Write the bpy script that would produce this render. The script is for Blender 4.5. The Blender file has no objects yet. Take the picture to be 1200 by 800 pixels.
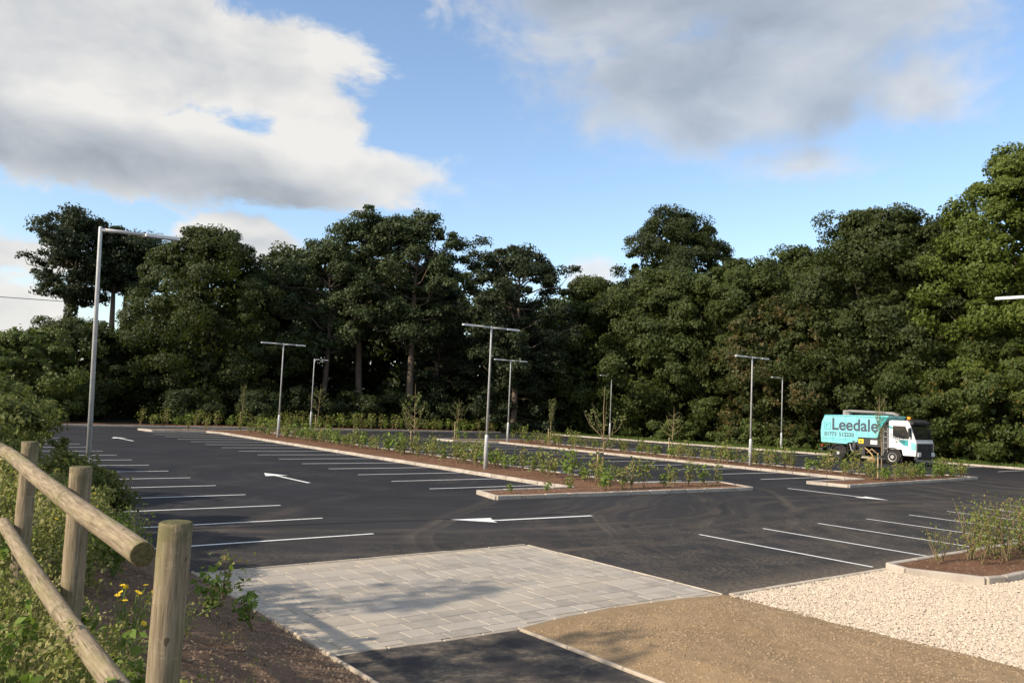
import bpy, bmesh, math, random
import numpy as np
from mathutils import Vector, Matrix, noise

random.seed(7)
SC = bpy.context.scene
COL = SC.collection
R = math.radians

# ------------------------------------------------------------------ camera
cam_d = bpy.data.cameras.new("camera")
cam = bpy.data.objects.new("camera", cam_d)
COL.objects.link(cam)
fw = Vector((0.78782408, -0.61141197, 0.07422004))
rt = Vector((-0.61506637, -0.78729283, 0.04316673))
up = Vector((-0.03204025, 0.07965804, 0.99630719))
M = Matrix.Identity(4)
for i in range(3):
    M[i][0] = rt[i]; M[i][1] = up[i]; M[i][2] = -fw[i]
M[2][3] = 2.775
cam.matrix_world = M
cam_d.sensor_width = 36.0
cam_d.lens = 36.0 * 983.9 / 1200.0
cam_d.clip_start = 0.05
cam_d.clip_end = 3000.0
SC.camera = cam

# ------------------------------------------------------------------ light
SUN_AZ, SUN_EL = 83.0, 31.0
world = bpy.data.worlds.new("World")
SC.world = world
world.use_nodes = True
WT = world.node_tree
for n in list(WT.nodes):
    WT.nodes.remove(n)


class G:
    """tiny node-expression helper"""
    def __init__(self, tree):
        self.t = tree

    def n(self, typ, **kw):
        nd = self.t.nodes.new(typ)
        for k, v in kw.items():
            setattr(nd, k, v)
        return nd

    def put(self, sock, v):
        if v is None:
            return
        if isinstance(v, bpy.types.NodeSocket):
            self.t.links.new(v, sock)
        else:
            sock.default_value = v

    def m(self, op, a, b=None, c=None, clamp=False):
        nd = self.n('ShaderNodeMath', operation=op, use_clamp=clamp)
        for i, v in enumerate((a, b, c)):
            self.put(nd.inputs[i], v)
        return nd.outputs[0]

    def v(self, op, a, b=None, s=None):
        nd = self.n('ShaderNodeVectorMath', operation=op)
        self.put(nd.inputs[0], a)
        if b is not None:
            self.put(nd.inputs[1], b)
        if s is not None:
            self.put(nd.inputs['Scale'], s)
        return nd.outputs[1] if op in ('LENGTH', 'DOT_PRODUCT', 'DISTANCE') else nd.outputs[0]

    def noise(self, vec, scale, detail=4.0, rough=0.55, dist=0.0, color=False):
        nd = self.n('ShaderNodeTexNoise')
        self.put(nd.inputs['Vector'], vec)
        nd.inputs['Scale'].default_value = scale
        nd.inputs['Detail'].default_value = detail
        nd.inputs['Roughness'].default_value = rough
        nd.inputs['Distortion'].default_value = dist
        return nd.outputs[1 if color else 0]

    def smooth(self, x, a, b, lo=0.0, hi=1.0):
        nd = self.n('ShaderNodeMapRange', interpolation_type='SMOOTHSTEP')
        self.put(nd.inputs[0], x)
        for i, q in enumerate((a, b, lo, hi)):
            self.put(nd.inputs[i + 1], q)
        return nd.outputs[0]

    def mix(self, f, a, b, blend='MIX'):
        nd = self.n('ShaderNodeMix', data_type='RGBA', blend_type=blend)
        self.put(nd.inputs[0], f)
        self.put(nd.inputs[6], a if isinstance(a, bpy.types.NodeSocket) else (*a, 1))
        self.put(nd.inputs[7], b if isinstance(b, bpy.types.NodeSocket) else (*b, 1))
        return nd.outputs[2]


def build_world():
    g = G(WT)
    sky = g.n('ShaderNodeTexSky', sky_type='NISHITA')
    sky.sun_disc = False
    sky.sun_elevation = R(SUN_EL)
    sky.sun_rotation = R(90.0 - SUN_AZ)
    sky.air_density = 1.0
    sky.dust_density = 0.75
    sky.ozone_density = 1.6
    bg1 = g.n('ShaderNodeBackground')
    WT.links.new(sky.outputs[0], bg1.inputs[0])
    bg1.inputs[1].default_value = 0.148
    tc = g.n('ShaderNodeTexCoord')
    d = g.v('NORMALIZE', tc.outputs['Generated'])
    sep = g.n('ShaderNodeSeparateXYZ')
    WT.links.new(d, sep.inputs[0])
    x, y, z = sep.outputs
    az = g.m('MULTIPLY', g.m('ARCTAN2', y, x), 180 / math.pi)
    el = g.m('MULTIPLY', g.m('ARCSINE', z), 180 / math.pi)
    st = g.v('MULTIPLY', d, (1.0, 1.0, 1.7))
    warp = g.noise(st, 5.0, 3.0, 0.5, color=True)
    st2 = g.v('ADD', st, g.v('SCALE', g.v('SUBTRACT', warp, (0.5, 0.5, 0.5)), s=0.13))
    big = g.noise(st2, 5.0, 8.0, 0.55)
    fine = g.noise(st2, 13.0, 8.0, 0.62)
    fb = g.m('ADD', g.m('MULTIPLY', big, 0.55), g.m('MULTIPLY', fine, 0.45))

    def blob(a0, e0, sa, se, wgt=1.0):
        da = g.m('DIVIDE', g.m('SUBTRACT', az, a0), sa)
        de = g.m('DIVIDE', g.m('SUBTRACT', el, e0), se)
        q = g.m('SQRT', g.m('ADD', g.m('MULTIPLY', da, da), g.m('MULTIPLY', de, de)))
        return g.m('MULTIPLY', g.m('SUBTRACT', 1.0, q), wgt)

    def union(bl):
        acc = None
        for b in bl:
            s = blob(*b)
            if acc is None:
                acc = s
            else:
                nd = g.n('ShaderNodeMath', operation='SMOOTH_MAX')
                g.put(nd.inputs[0], acc); g.put(nd.inputs[1], s); nd.inputs[2].default_value = 0.15
                acc = nd.outputs[0]
        return acc
    left = [(-2, 23, 18, 8.5, 1.2), (-10, 21, 13, 6.0, 1.3), (-19, 20.5, 10, 4.6), (-24, 18.0, 4.5, 3), (-8, 15.2, 17, 4.0),
            (-22, 14.6, 13, 2.8), (-5, 7.5, 7, 2.0, .75), (-6.5, 4.0, 5, 3.0, .8), (-20, 9.8, 4.2, 1.9, .8), (-43, 9.0, 2.3, 1.5, .8)]
    right = [(-45, 27.5, 14, 6.0), (-57, 26.5, 14, 6), (-52, 21.5, 13, 4.6), (-64.0, 19.8, 5.0, 3.2, .8),
             (-57, 16.0, 5, 1.3, .35)]
    cov = union(left + right)
    # the rest of the sky carries the same kind of broken cloud
    gen = g.m('SUBTRACT', g.m('MULTIPLY', g.noise(st, 2.2, 3.0, 0.5), 3.0), 1.45)
    inview = g.m('MULTIPLY', g.smooth(az, -80, -68), g.smooth(az, 2, 14, 1.0, 0.0))
    inview = g.m('MULTIPLY', inview, g.smooth(el, 24, 34, 1.0, 0.0))
    gen = g.m('SUBTRACT', gen, g.m('MULTIPLY', inview, 3.0))
    cov = g.m('MAXIMUM', cov, gen)
    dens = g.m('ADD', cov, g.m('MULTIPLY', g.m('SUBTRACT', fb, 0.5), 2.3))
    alpha = g.m('MULTIPLY', g.smooth(dens, g.smooth(az, -38, -28, -0.12, 0.02), g.smooth(az, -38, -28, 0.52, 0.30)), g.smooth(az, -40, -25, 0.80, 0.96))
    alpha = g.m('MULTIPLY', alpha, g.smooth(el, 0.0, 3.0))
    # thick parts are grey underneath, thin edges and sun-facing heaps are white
    sd = Vector((math.cos(R(SUN_AZ)) * math.cos(R(SUN_EL)), math.sin(R(SUN_AZ)) * math.cos(R(SUN_EL)), math.sin(R(SUN_EL)) * 1.7))
    off = g.v('ADD', st2, tuple(sd * 0.055))
    big2 = g.noise(off, 5.0, 4.0, 0.55)
    relief = g.m('MULTIPLY', g.m('SUBTRACT', big, big2), 2.6)
    grey = union([(-9, 13.9, 15, 2.6), (-20, 12.7, 9, 1.8), (-50, 24.0, 16, 6.5), (-42, 27, 10, 5), (-54, 19.0, 9, 3)])
    gw = g.smooth(g.m('ADD', grey, g.m('MULTIPLY', g.m('SUBTRACT', big, 0.5), 1.6)), -0.25, 0.75)
    thick = g.smooth(dens, 0.25, 1.3)
    lum = g.m('SUBTRACT', 0.555, g.m('MULTIPLY', gw, 0.19))
    lum = g.m('SUBTRACT', lum, g.m('MULTIPLY', thick, 0.06))
    lum = g.m('ADD', lum, g.m('MULTIPLY', relief, 0.20))
    lum = g.m('MINIMUM', g.m('MAXIMUM', lum, 0.29), 0.59)
    col = g.mix(g.smooth(lum, 0.28, 0.62), (0.86, 0.93, 1.02), (1.0, 0.975, 0.93))
    bg2 = g.n('ShaderNodeBackground')
    WT.links.new(col, bg2.inputs[0])
    WT.links.new(lum, bg2.inputs[1])
    mixs = g.n('ShaderNodeMixShader')
    WT.links.new(alpha, mixs.inputs[0])
    WT.links.new(bg1.outputs[0], mixs.inputs[1])
    WT.links.new(bg2.outputs[0], mixs.inputs[2])
    out = g.n('ShaderNodeOutputWorld')
    WT.links.new(mixs.outputs[0], out.inputs[0])


build_world()
sun_d = bpy.data.lights.new("sun", 'SUN')
sun_d.energy = 4.0
sun_d.angle = R(0.55)
sun_d.color = (1.0, 0.87, 0.70)
sun = bpy.data.objects.new("sun", sun_d)
COL.objects.link(sun)
sv = Vector((math.cos(R(SUN_AZ)) * math.cos(R(SUN_EL)), math.sin(R(SUN_AZ)) * math.cos(R(SUN_EL)), math.sin(R(SUN_EL))))
sun.rotation_euler = sv.to_track_quat('Z', 'Y').to_euler()
sun.location = sv * 60
vs = SC.view_settings
vs.view_transform = 'Standard'
vs.look = 'None'
vs.exposure = 0.6
vs.gamma = 1.0
vs.use_curve_mapping = False
SC.cycles.max_bounces = 5
SC.cycles.diffuse_bounces = 3
SC.cycles.transmission_bounces = 2
SC.cycles.glossy_bounces = 2

# ------------------------------------------------------------------ materials
MATS = {}


def new_mat(name):
    m = bpy.data.materials.new(name)
    m.use_nodes = True
    MATS[name] = m
    t = m.node_tree
    p = t.nodes['Principled BSDF']
    return m, G(t), p


def obj_co(g):
    return g.n('ShaderNodeTexCoord').outputs['Object']


def world_co(g):
    return g.n('ShaderNodeNewGeometry').outputs['Position']


def pm(name, c1, c2, scale=3.0, rough=0.7, bump=None, metal=0.0, spec=0.3, detail=5, rnd=0.0, space='o', stretch=None):
    """two-tone noise material, optional bump (scale, strength, distance) and per-object variation"""
    m, g, p = new_mat(name)
    co = obj_co(g) if space == 'o' else world_co(g)
    if stretch:
        co = g.v('MULTIPLY', co, stretch)
    f = g.smooth(g.noise(co, scale, detail, 0.6), 0.3, 0.7)
    c = g.mix(f, c1, c2)
    if rnd:
        oi = g.n('ShaderNodeObjectInfo').outputs['Random']
        k = g.m('ADD', 1.0 - rnd, g.m('MULTIPLY', oi, 2 * rnd))
        cc = g.n('ShaderNodeCombineColor')
        for i in range(3):
            g.put(cc.inputs[i], k)
        c = g.mix(1.0, c, cc.outputs[0], 'MULTIPLY')
    g.put(p.inputs['Base Color'], c)
    p.inputs['Roughness'].default_value = rough
    p.inputs['Metallic'].default_value = metal
    p.inputs['Specular IOR Level'].default_value = spec
    if bump:
        b = g.n('ShaderNodeBump')
        b.inputs['Strength'].default_value = bump[1]
        b.inputs['Distance'].default_value = bump[2]
        g.put(b.inputs['Height'], g.noise(co, bump[0], 4, 0.6))
        g.put(p.inputs['Normal'], b.outputs[0])
    return m


def leaf_mat(name, c1, c2, c3=None, amt3=0.0, scale=0.5, trans=0.3, rough=0.55):
    m, g, p = new_mat(name)
    co = world_co(g)
    geo = g.n('ShaderNodeNewGeometry')
    isl = geo.outputs['Random Per Island']
    f = g.m('ADD', g.m('MULTIPLY', g.smooth(g.noise(co, scale, 3), 0.3, 0.7), 0.55), g.m('MULTIPLY', isl, 0.45))
    c = g.mix(f, c1, c2)
    if c3:
        f3 = g.smooth(g.m('ADD', g.noise(co, scale * 1.7, 3), g.m('MULTIPLY', isl, 0.25)), 0.75 - amt3, 0.9 - amt3)
        c = g.mix(f3, c, c3)
    g.put(p.inputs['Base Color'], c)
    p.inputs['Roughness'].default_value = rough
    p.inputs['Specular IOR Level'].default_value = 0.25
    tr = g.n('ShaderNodeBsdfTranslucent')
    g.put(tr.inputs[0], g.mix(0.5, c, (0.10, 0.14, 0.01)))
    ms = g.n('ShaderNodeMixShader')
    ms.inputs[0].default_value = trans
    t = m.node_tree
    t.links.new(p.outputs[0], ms.inputs[1])
    t.links.new(tr.outputs[0], ms.inputs[2])
    t.links.new(ms.outputs[0], t.nodes['Material Output'].inputs[0])
    return m


def asphalt_mat(name, path=False):
    m, g, p = new_mat(name)
    co = world_co(g)
    sep = g.n('ShaderNodeSeparateXYZ')
    g.put(sep.inputs[0], co)
    x, y, _ = sep.outputs
    grain = g.noise(co, 55.0, 3, 0.7)
    patch = g.noise(co, 0.35, 4, 0.6)
    base = g.mix(g.smooth(patch, 0.35, 0.7), (0.0195, 0.0205, 0.0240), (0.0275, 0.0285, 0.0330))
    base = g.mix(g.m('MULTIPLY', g.smooth(grain, 0.5, 0.8), 0.5), base, (0.080, 0.077, 0.074))
    # pale dust dragged out of the site in sweeping wheel tracks
    wob = g.v('ADD', co, g.v('SCALE', g.v('SUBTRACT', g.noise(co, 0.14, 2, 0.5, color=True), (0.5, 0.5, 0.5)), s=3.0))

    def ring(cx, cy, fr, seed, lo=0.46, hi=0.68):
        dd = g.v('DISTANCE', g.v('MULTIPLY', wob, (1, 1, 0)), (cx, cy, 0))
        cb = g.n('ShaderNodeCombineXYZ')
        g.put(cb.inputs[0], dd)
        g.put(cb.inputs[1], seed)
        return g.smooth(g.noise(cb.outputs[0], fr, 5, 0.62), lo, hi)
    blot = g.smooth(g.noise(co, 0.45, 5, 0.6), 0.36, 0.66)
    blot2 = g.smooth(g.noise(g.v('ADD', co, (31.0, 7.0, 0)), 0.9, 5, 0.65), 0.36, 0.60)
    gritty = g.smooth(g.noise(g.v('MULTIPLY', co, (1.0, 0.6, 1.0)), 16.0, 7, 0.78), 0.38, 0.70)
    if path:
        amt = g.m('MULTIPLY', g.smooth(g.noise(co, 1.6, 6, 0.7), 0.40, 0.66), g.m('ADD', 0.25, g.m('MULTIPLY', gritty, 0.75)))
        amt = g.m('ADD', g.m('MULTIPLY', amt, 0.9), 0.08)
    else:
        near = g.smooth(x, 24.0, 14.0)
        trk = g.m('MAXIMUM', ring(27.0, -14.0, 1.7, 3.1), g.m('MULTIPLY', ring(4.0, -26.0, 1.4, 8.7), 0.9))
        a1 = g.m('MULTIPLY', g.m('MULTIPLY', trk, g.m('ADD', 0.25, g.m('MULTIPLY', blot, 0.75))), g.m('ADD', 0.45, g.m('MULTIPLY', gritty, 0.55)))
        a2 = g.m('MULTIPLY', g.m('MULTIPLY', blot2, gritty), g.smooth(x, 17.0, 12.3, 0.0, 0.55))
        amt = g.m('MULTIPLY', near, g.m('ADD', 0.05, g.m('MULTIPLY', a1, 0.52)))
        amt = g.m('MAXIMUM', amt, a2)
        far = g.m('MULTIPLY', g.m('MULTIPLY', trk, blot), 0.10)
        amt = g.m('MAXIMUM', amt, far)
        edge = g.m('MULTIPLY', g.smooth(x, 9.6, 8.3), g.m('ADD', 0.2, g.m('MULTIPLY', gritty, 0.5)))
        amt = g.m('MAXIMUM', amt, edge)
    c = g.mix(amt, base, (0.250, 0.200, 0.142))
    if not path:
        drk = g.m('MULTIPLY', ring(25.0, -16.0, 2.2, 14.2, 0.52, 0.66), g.smooth(x, 34, 15))
        c = g.mix(g.m('MULTIPLY', drk, 0.40), c, (0.016, 0.016, 0.017))
    g.put(p.inputs['Base Color'], c)
    g.put(p.inputs['Roughness'], 0.9)
    p.inputs['Specular IOR Level'].default_value = 0.12
    b = g.n('ShaderNodeBump')
    b.inputs['Strength'].default_value = 0.6
    b.inputs['Distance'].default_value = 0.007
    g.put(b.inputs['Height'], grain)
    g.put(p.inputs['Normal'], b.outputs[0])
    return m


def paint_mat(name):
    m, g, p = new_mat(name)
    co = world_co(g)
    w = g.smooth(g.noise(co, 14.0, 5, 0.75), 0.30, 0.46)
    c = g.mix(w, (0.30, 0.28, 0.25), (0.78, 0.77, 0.74))
    c = g.mix(g.smooth(g.noise(co, 1.3, 3), 0.5, 0.8, 0, .35), c, (0.45, 0.40, 0.33))
    g.put(p.inputs['Base Color'], c)
    p.inputs['Roughness'].default_value = 0.6
    return m


def wood_mat(name):
    m, g, p = new_mat(name)
    tcn = g.n('ShaderNodeTexCoord')
    co = tcn.outputs['Object']
    oi = g.n('ShaderNodeObjectInfo').outputs['Random']
    co = g.v('ADD', co, g.v('SCALE', g.n('ShaderNodeObjectInfo').outputs['Location'], s=3.1))
    st = g.v('MULTIPLY', co, (1.0, 14.0, 14.0))
    gr = g.noise(st, 5.0, 6, 0.65)
    c = g.mix(g.smooth(gr, 0.3, 0.7), (0.155, 0.118, 0.075), (0.315, 0.252, 0.168))
    ring = g.noise(g.v('MULTIPLY', co, (9.0, 3.5, 3.5)), 2.2, 6, 0.75)
    c = g.mix(g.smooth(ring, 0.54, 0.76, 0, 0.55), c, (0.54, 0.445, 0.305))
    alg = g.smooth(g.noise(g.v('MULTIPLY', co, (0.8, 2.0, 2.0)), 4.0, 4, 0.6), 0.46, 0.70, 0, 0.55)
    c = g.mix(alg, c, (0.18, 0.175, 0.062))
    crack = g.smooth(g.noise(g.v('MULTIPLY', co, (1.2, 30, 30)), 3.0, 3, 0.5), 0.66, 0.72)
    c = g.mix(g.m('MULTIPLY', crack, 0.7), c, (0.05, 0.038, 0.027))
    knot = g.smooth(g.noise(g.v('MULTIPLY', co, (7, 9, 9)), 2.0, 2, 0.5), 0.72, 0.76)
    c = g.mix(g.m('MULTIPLY', knot, 0.75), c, (0.07, 0.045, 0.03))
    # end grain is dark and mossy
    ns = g.n('ShaderNodeSeparateXYZ')
    g.put(ns.inputs[0], tcn.outputs['Normal'])
    endg = g.smooth(g.m('ABSOLUTE', ns.outputs[0]), 0.55, 0.9)
    rr = g.noise(g.v('MULTIPLY', co, (0.0, 1.0, 1.0)), 60.0, 3, 0.6)
    c = g.mix(endg, c, g.mix(g.smooth(rr, .35, .65), (0.085, 0.080, 0.036), (0.155, 0.135, 0.065)))
    xs_ = g.n('ShaderNodeSeparateXYZ')
    g.put(xs_.inputs[0], tcn.outputs['Object'])
    cap = g.m('MULTIPLY', g.smooth(xs_.outputs[0], 1.36, 1.49), g.smooth(xs_.outputs[0], 1.505, 1.502))
    cap = g.m('MULTIPLY', cap, g.smooth(g.noise(co, 16.0, 4, .65), 0.35, 0.62))
    c = g.mix(g.m('MULTIPLY', cap, 0.7), c, (0.085, 0.080, 0.035))
    g.put(p.inputs['Base Color'], c)
    p.inputs['Roughness'].default_value = 0.88
    p.inputs['Specular IOR Level'].default_value = 0.15
    b = g.n('ShaderNodeBump')
    b.inputs['Strength'].default_value = 0.8
    b.inputs['Distance'].default_value = 0.005
    g.put(b.inputs['Height'], gr)
    g.put(p.inputs['Normal'], b.outputs[0])
    return m


def slab_mat(name):
    m, g, p = new_mat(name)
    co = world_co(g)
    oi = g.n('ShaderNodeObjectInfo').outputs['Random']
    c = g.mix(g.smooth(oi, 0.1, 0.9), (0.275, 0.242, 0.200), (0.370, 0.327, 0.270))
    c = g.mix(g.smooth(g.noise(co, 3.0, 5, 0.7), 0.4, 0.7, 0, 0.6), c, (0.41, 0.37, 0.305))
    dust = g.smooth(g.noise(co, 0.55, 4, 0.6), 0.46, 0.66, 0, 0.55)
    c = g.mix(dust, c, (0.44, 0.375, 0.285))
    sepx = g.n('ShaderNodeSeparateXYZ')
    g.put(sepx.inputs[0], co)
    rim = g.m('MAXIMUM', g.smooth(sepx.outputs[0], 12.2, 13.0), g.smooth(sepx.outputs[1], -5.6, -4.3, 0, .6))
    rim = g.m('MULTIPLY', rim, g.smooth(g.noise(co, 2.2, 5, .7), .36, .62, .1, .8))
    c = g.mix(rim, c, (0.45, 0.375, 0.265))
    g.put(p.inputs['Base Color'], c)
    p.inputs['Roughness'].default_value = 0.75
    b = g.n('ShaderNodeBump')
    b.inputs['Strength'].default_value = 0.35
    b.inputs['Distance'].default_value = 0.004
    g.put(b.inputs['Height'], g.noise(co, 35.0, 4, 0.7))
    g.put(p.inputs['Normal'], b.outputs[0])
    return m


def soil_mat(name, c1, c2, c3):
    m, g, p = new_mat(name)
    co = world_co(g)
    f = g.smooth(g.noise(co, 1.1, 5, 0.65), 0.32, 0.68)
    c = g.mix(f, c1, c2)
    c = g.mix(g.smooth(g.noise(co, 26.0, 4, 0.7), 0.5, 0.75, 0, 0.7), c, c3)
    g.put(p.inputs['Base Color'], c)
    p.inputs['Roughness'].default_value = 0.95
    p.inputs['Specular IOR Level'].default_value = 0.1
    b = g.n('ShaderNodeBump')
    b.inputs['Strength'].default_value = 0.9
    b.inputs['Distance'].default_value = 0.02
    g.put(b.inputs['Height'], g.noise(co, 22.0, 6, 0.7))
    g.put(p.inputs['Normal'], b.outputs[0])
    return m


asphalt_mat('asphalt')
asphalt_mat('path_asphalt', True)
paint_mat('line_paint')
wood_mat('fence_wood')
slab_mat('slab')
soil_mat('bank_soil', (0.120, 0.074, 0.048), (0.190, 0.124, 0.080), (0.27, 0.195, 0.13))
soil_mat('spread_soil', (0.250, 0.170, 0.094), (0.310, 0.218, 0.126), (0.36, 0.265, 0.165))
soil_mat('bark_mulch', (0.115, 0.060, 0.035), (0.175, 0.095, 0.055), (0.25, 0.15, 0.09))
pm('kerb_concrete', (0.32, 0.275, 0.225), (0.45, 0.395, 0.325), 2.0, 0.85, (40, 0.4, 0.004), rnd=0.10, space='w')
pm('edging_concrete', (0.36, 0.30, 0.225), (0.50, 0.425, 0.33), 3.0, 0.85, (40, 0.3, 0.003), rnd=0.08, space='w')
pm('joint_sand', (0.29, 0.25, 0.195), (0.38, 0.33, 0.26), 6.0, 0.95, space='w')
pm('gravel_stone', (0.47, 0.375, 0.275), (0.72, 0.605, 0.465), 30.0, 0.8, rnd=0, space='w', detail=2)
pm('gravel_bed', (0.50, 0.41, 0.30), (0.66, 0.56, 0.42), 20.0, 0.95, (30, 0.8, 0.02), space='w')
pm('clod', (0.24, 0.164, 0.092), (0.36, 0.262, 0.16), 12.0, 0.95, space='w')
pm('bark_chip', (0.11, 0.06, 0.036), (0.30, 0.185, 0.115), 14.0, 0.9, space='w')
pm('bank_clod', (0.10, 0.065, 0.042), (0.26, 0.19, 0.13), 12.0, 0.95, space='w')
pm('verge_grass', (0.055, 0.085, 0.018), (0.10, 0.125, 0.030), 1.2, 0.9, (20, 0.8, 0.03), space='w')
pm('forest_floor', (0.030, 0.030, 0.014), (0.050, 0.045, 0.022), 0.6, 0.95, (8, 0.7, 0.05), space='w')
pm('galvanised', (0.44, 0.44, 0.44), (0.56, 0.56, 0.55), 5.0, 0.5, metal=0.12, spec=0.5)
pm('lamp_body', (0.52, 0.53, 0.54), (0.60, 0.61, 0.62), 5.0, 0.4, metal=0.3, spec=0.5)
pm('bark_dark', (0.045, 0.034, 0.024), (0.085, 0.066, 0.046), 4.0, 0.95, (14, 0.9, 0.03), stretch=(1, 1, .25))
pm('bark_pine', (0.085, 0.064, 0.048), (0.150, 0.112, 0.082), 4.0, 0.95, (12, 0.9, 0.03), stretch=(1, 1, .3))
pm('bark_young', (0.19, 0.135, 0.075), (0.28, 0.205, 0.115), 8.0, 0.85)
pm('stake_wood', (0.33, 0.24, 0.12), (0.45, 0.34, 0.18), 9.0, 0.8, stretch=(1, 1, .2))
pm('stem_brown', (0.15, 0.105, 0.055), (0.23, 0.17, 0.095), 20.0, 0.8)
pm('stem_green', (0.10, 0.15, 0.035), (0.16, 0.20, 0.06), 20.0, 0.7)
pm('petal_yellow', (0.72, 0.46, 0.01), (0.80, 0.58, 0.03), 20.0, 0.6)
pm('cable_black', (0.03, 0.03, 0.035), (0.05, 0.05, 0.055), 4.0, 0.6)
leaf_mat('leaf_oak', (0.030, 0.042, 0.011), (0.064, 0.080, 0.021))
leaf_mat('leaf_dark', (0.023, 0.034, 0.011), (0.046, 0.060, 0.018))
leaf_mat('leaf_sycamore', (0.036, 0.053, 0.013), (0.078, 0.098, 0.024))
leaf_mat('leaf_chestnut', (0.034, 0.048, 0.013), (0.070, 0.080, 0.022), (0.105, 0.075, 0.026), 0.12)
leaf_mat('leaf_right', (0.060, 0.088, 0.014), (0.125, 0.155, 0.027))
leaf_mat('leaf_autumn', (0.040, 0.062, 0.014), (0.085, 0.105, 0.022), (0.16, 0.105, 0.022), 0.03, scale=0.35)
leaf_mat('needle', (0.030, 0.046, 0.017), (0.066, 0.085, 0.030), trans=0.15)
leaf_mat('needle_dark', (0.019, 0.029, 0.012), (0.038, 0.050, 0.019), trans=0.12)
leaf_mat('leaf_bush', (0.055, 0.082, 0.020), (0.120, 0.145, 0.036))
leaf_mat('leaf_hedge', (0.100, 0.122, 0.032), (0.205, 0.215, 0.062), scale=1.5, trans=.45)
leaf_mat('leaf_weed', (0.165, 0.200, 0.040), (0.345, 0.345, 0.100), (0.44, 0.37, 0.17), 0.12, scale=2.0, trans=.45)
leaf_mat('leaf_fresh', (0.105, 0.175, 0.026), (0.200, 0.270, 0.048), scale=4.0, trans=.4)
leaf_mat('leaf_shrub', (0.135, 0.185, 0.034), (0.245, 0.275, 0.064), (0.31, 0.24, 0.085), 0.10, scale=1.2, trans=.4)
leaf_mat('leaf_young', (0.090, 0.110, 0.030), (0.155, 0.165, 0.055), scale=1.5)
leaf_mat('grass_blade', (0.150, 0.185, 0.036), (0.31, 0.315, 0.095), (0.44, 0.37, 0.19), 0.12, scale=2.5, trans=.45)
leaf_mat('verge_blade', (0.060, 0.100, 0.018), (0.115, 0.150, 0.030), scale=1.0)

# ------------------------------------------------------------------ mesh helpers


def np_mesh(name, V, F):
    """V (n,3), F (m,k) all faces with k corners"""
    me = bpy.data.meshes.new(name)
    V = np.asarray(V, np.float32)
    F = np.asarray(F, np.int32)
    m, k = F.shape
    me.vertices.add(len(V))
    me.vertices.foreach_set('co', V.ravel())
    me.loops.add(m * k)
    me.loops.foreach_set('vertex_index', F.ravel())
    me.polygons.add(m)
    me.polygons.foreach_set('loop_start', np.arange(0, m * k, k, dtype=np.int32))
    me.update(calc_edges=True)
    me.validate()
    return me


def link(name, me, mat=None, parent=None, loc=None, rot=None, smooth=False):
    if mat is not None and len(me.materials) == 0:
        me.materials.append(MATS[mat] if isinstance(mat, str) else mat)
    if smooth:
        me.polygons.foreach_set('use_smooth', np.ones(len(me.polygons), dtype=bool))
    o = bpy.data.objects.new(name, me)
    COL.objects.link(o)
    if parent is not None:
        o.parent = parent
    if loc is not None:
        o.location = loc
    if rot is not None:
        o.rotation_euler = rot
    return o


def thing(name, label, cat, loc=(0, 0, 0), rotz=0.0, group=None):
    o = bpy.data.objects.new(name, None)
    o.empty_display_size = 0.2
    COL.objects.link(o)
    o.location = loc
    o.rotation_euler = (0, 0, rotz)
    tag(o, label, cat, group)
    return o


def tag(o, label, cat, group=None):
    o['label'] = label
    o['category'] = cat
    if group:
        o['group'] = group
    return o


def kind(o, k):
    o['kind'] = k
    return o


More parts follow.
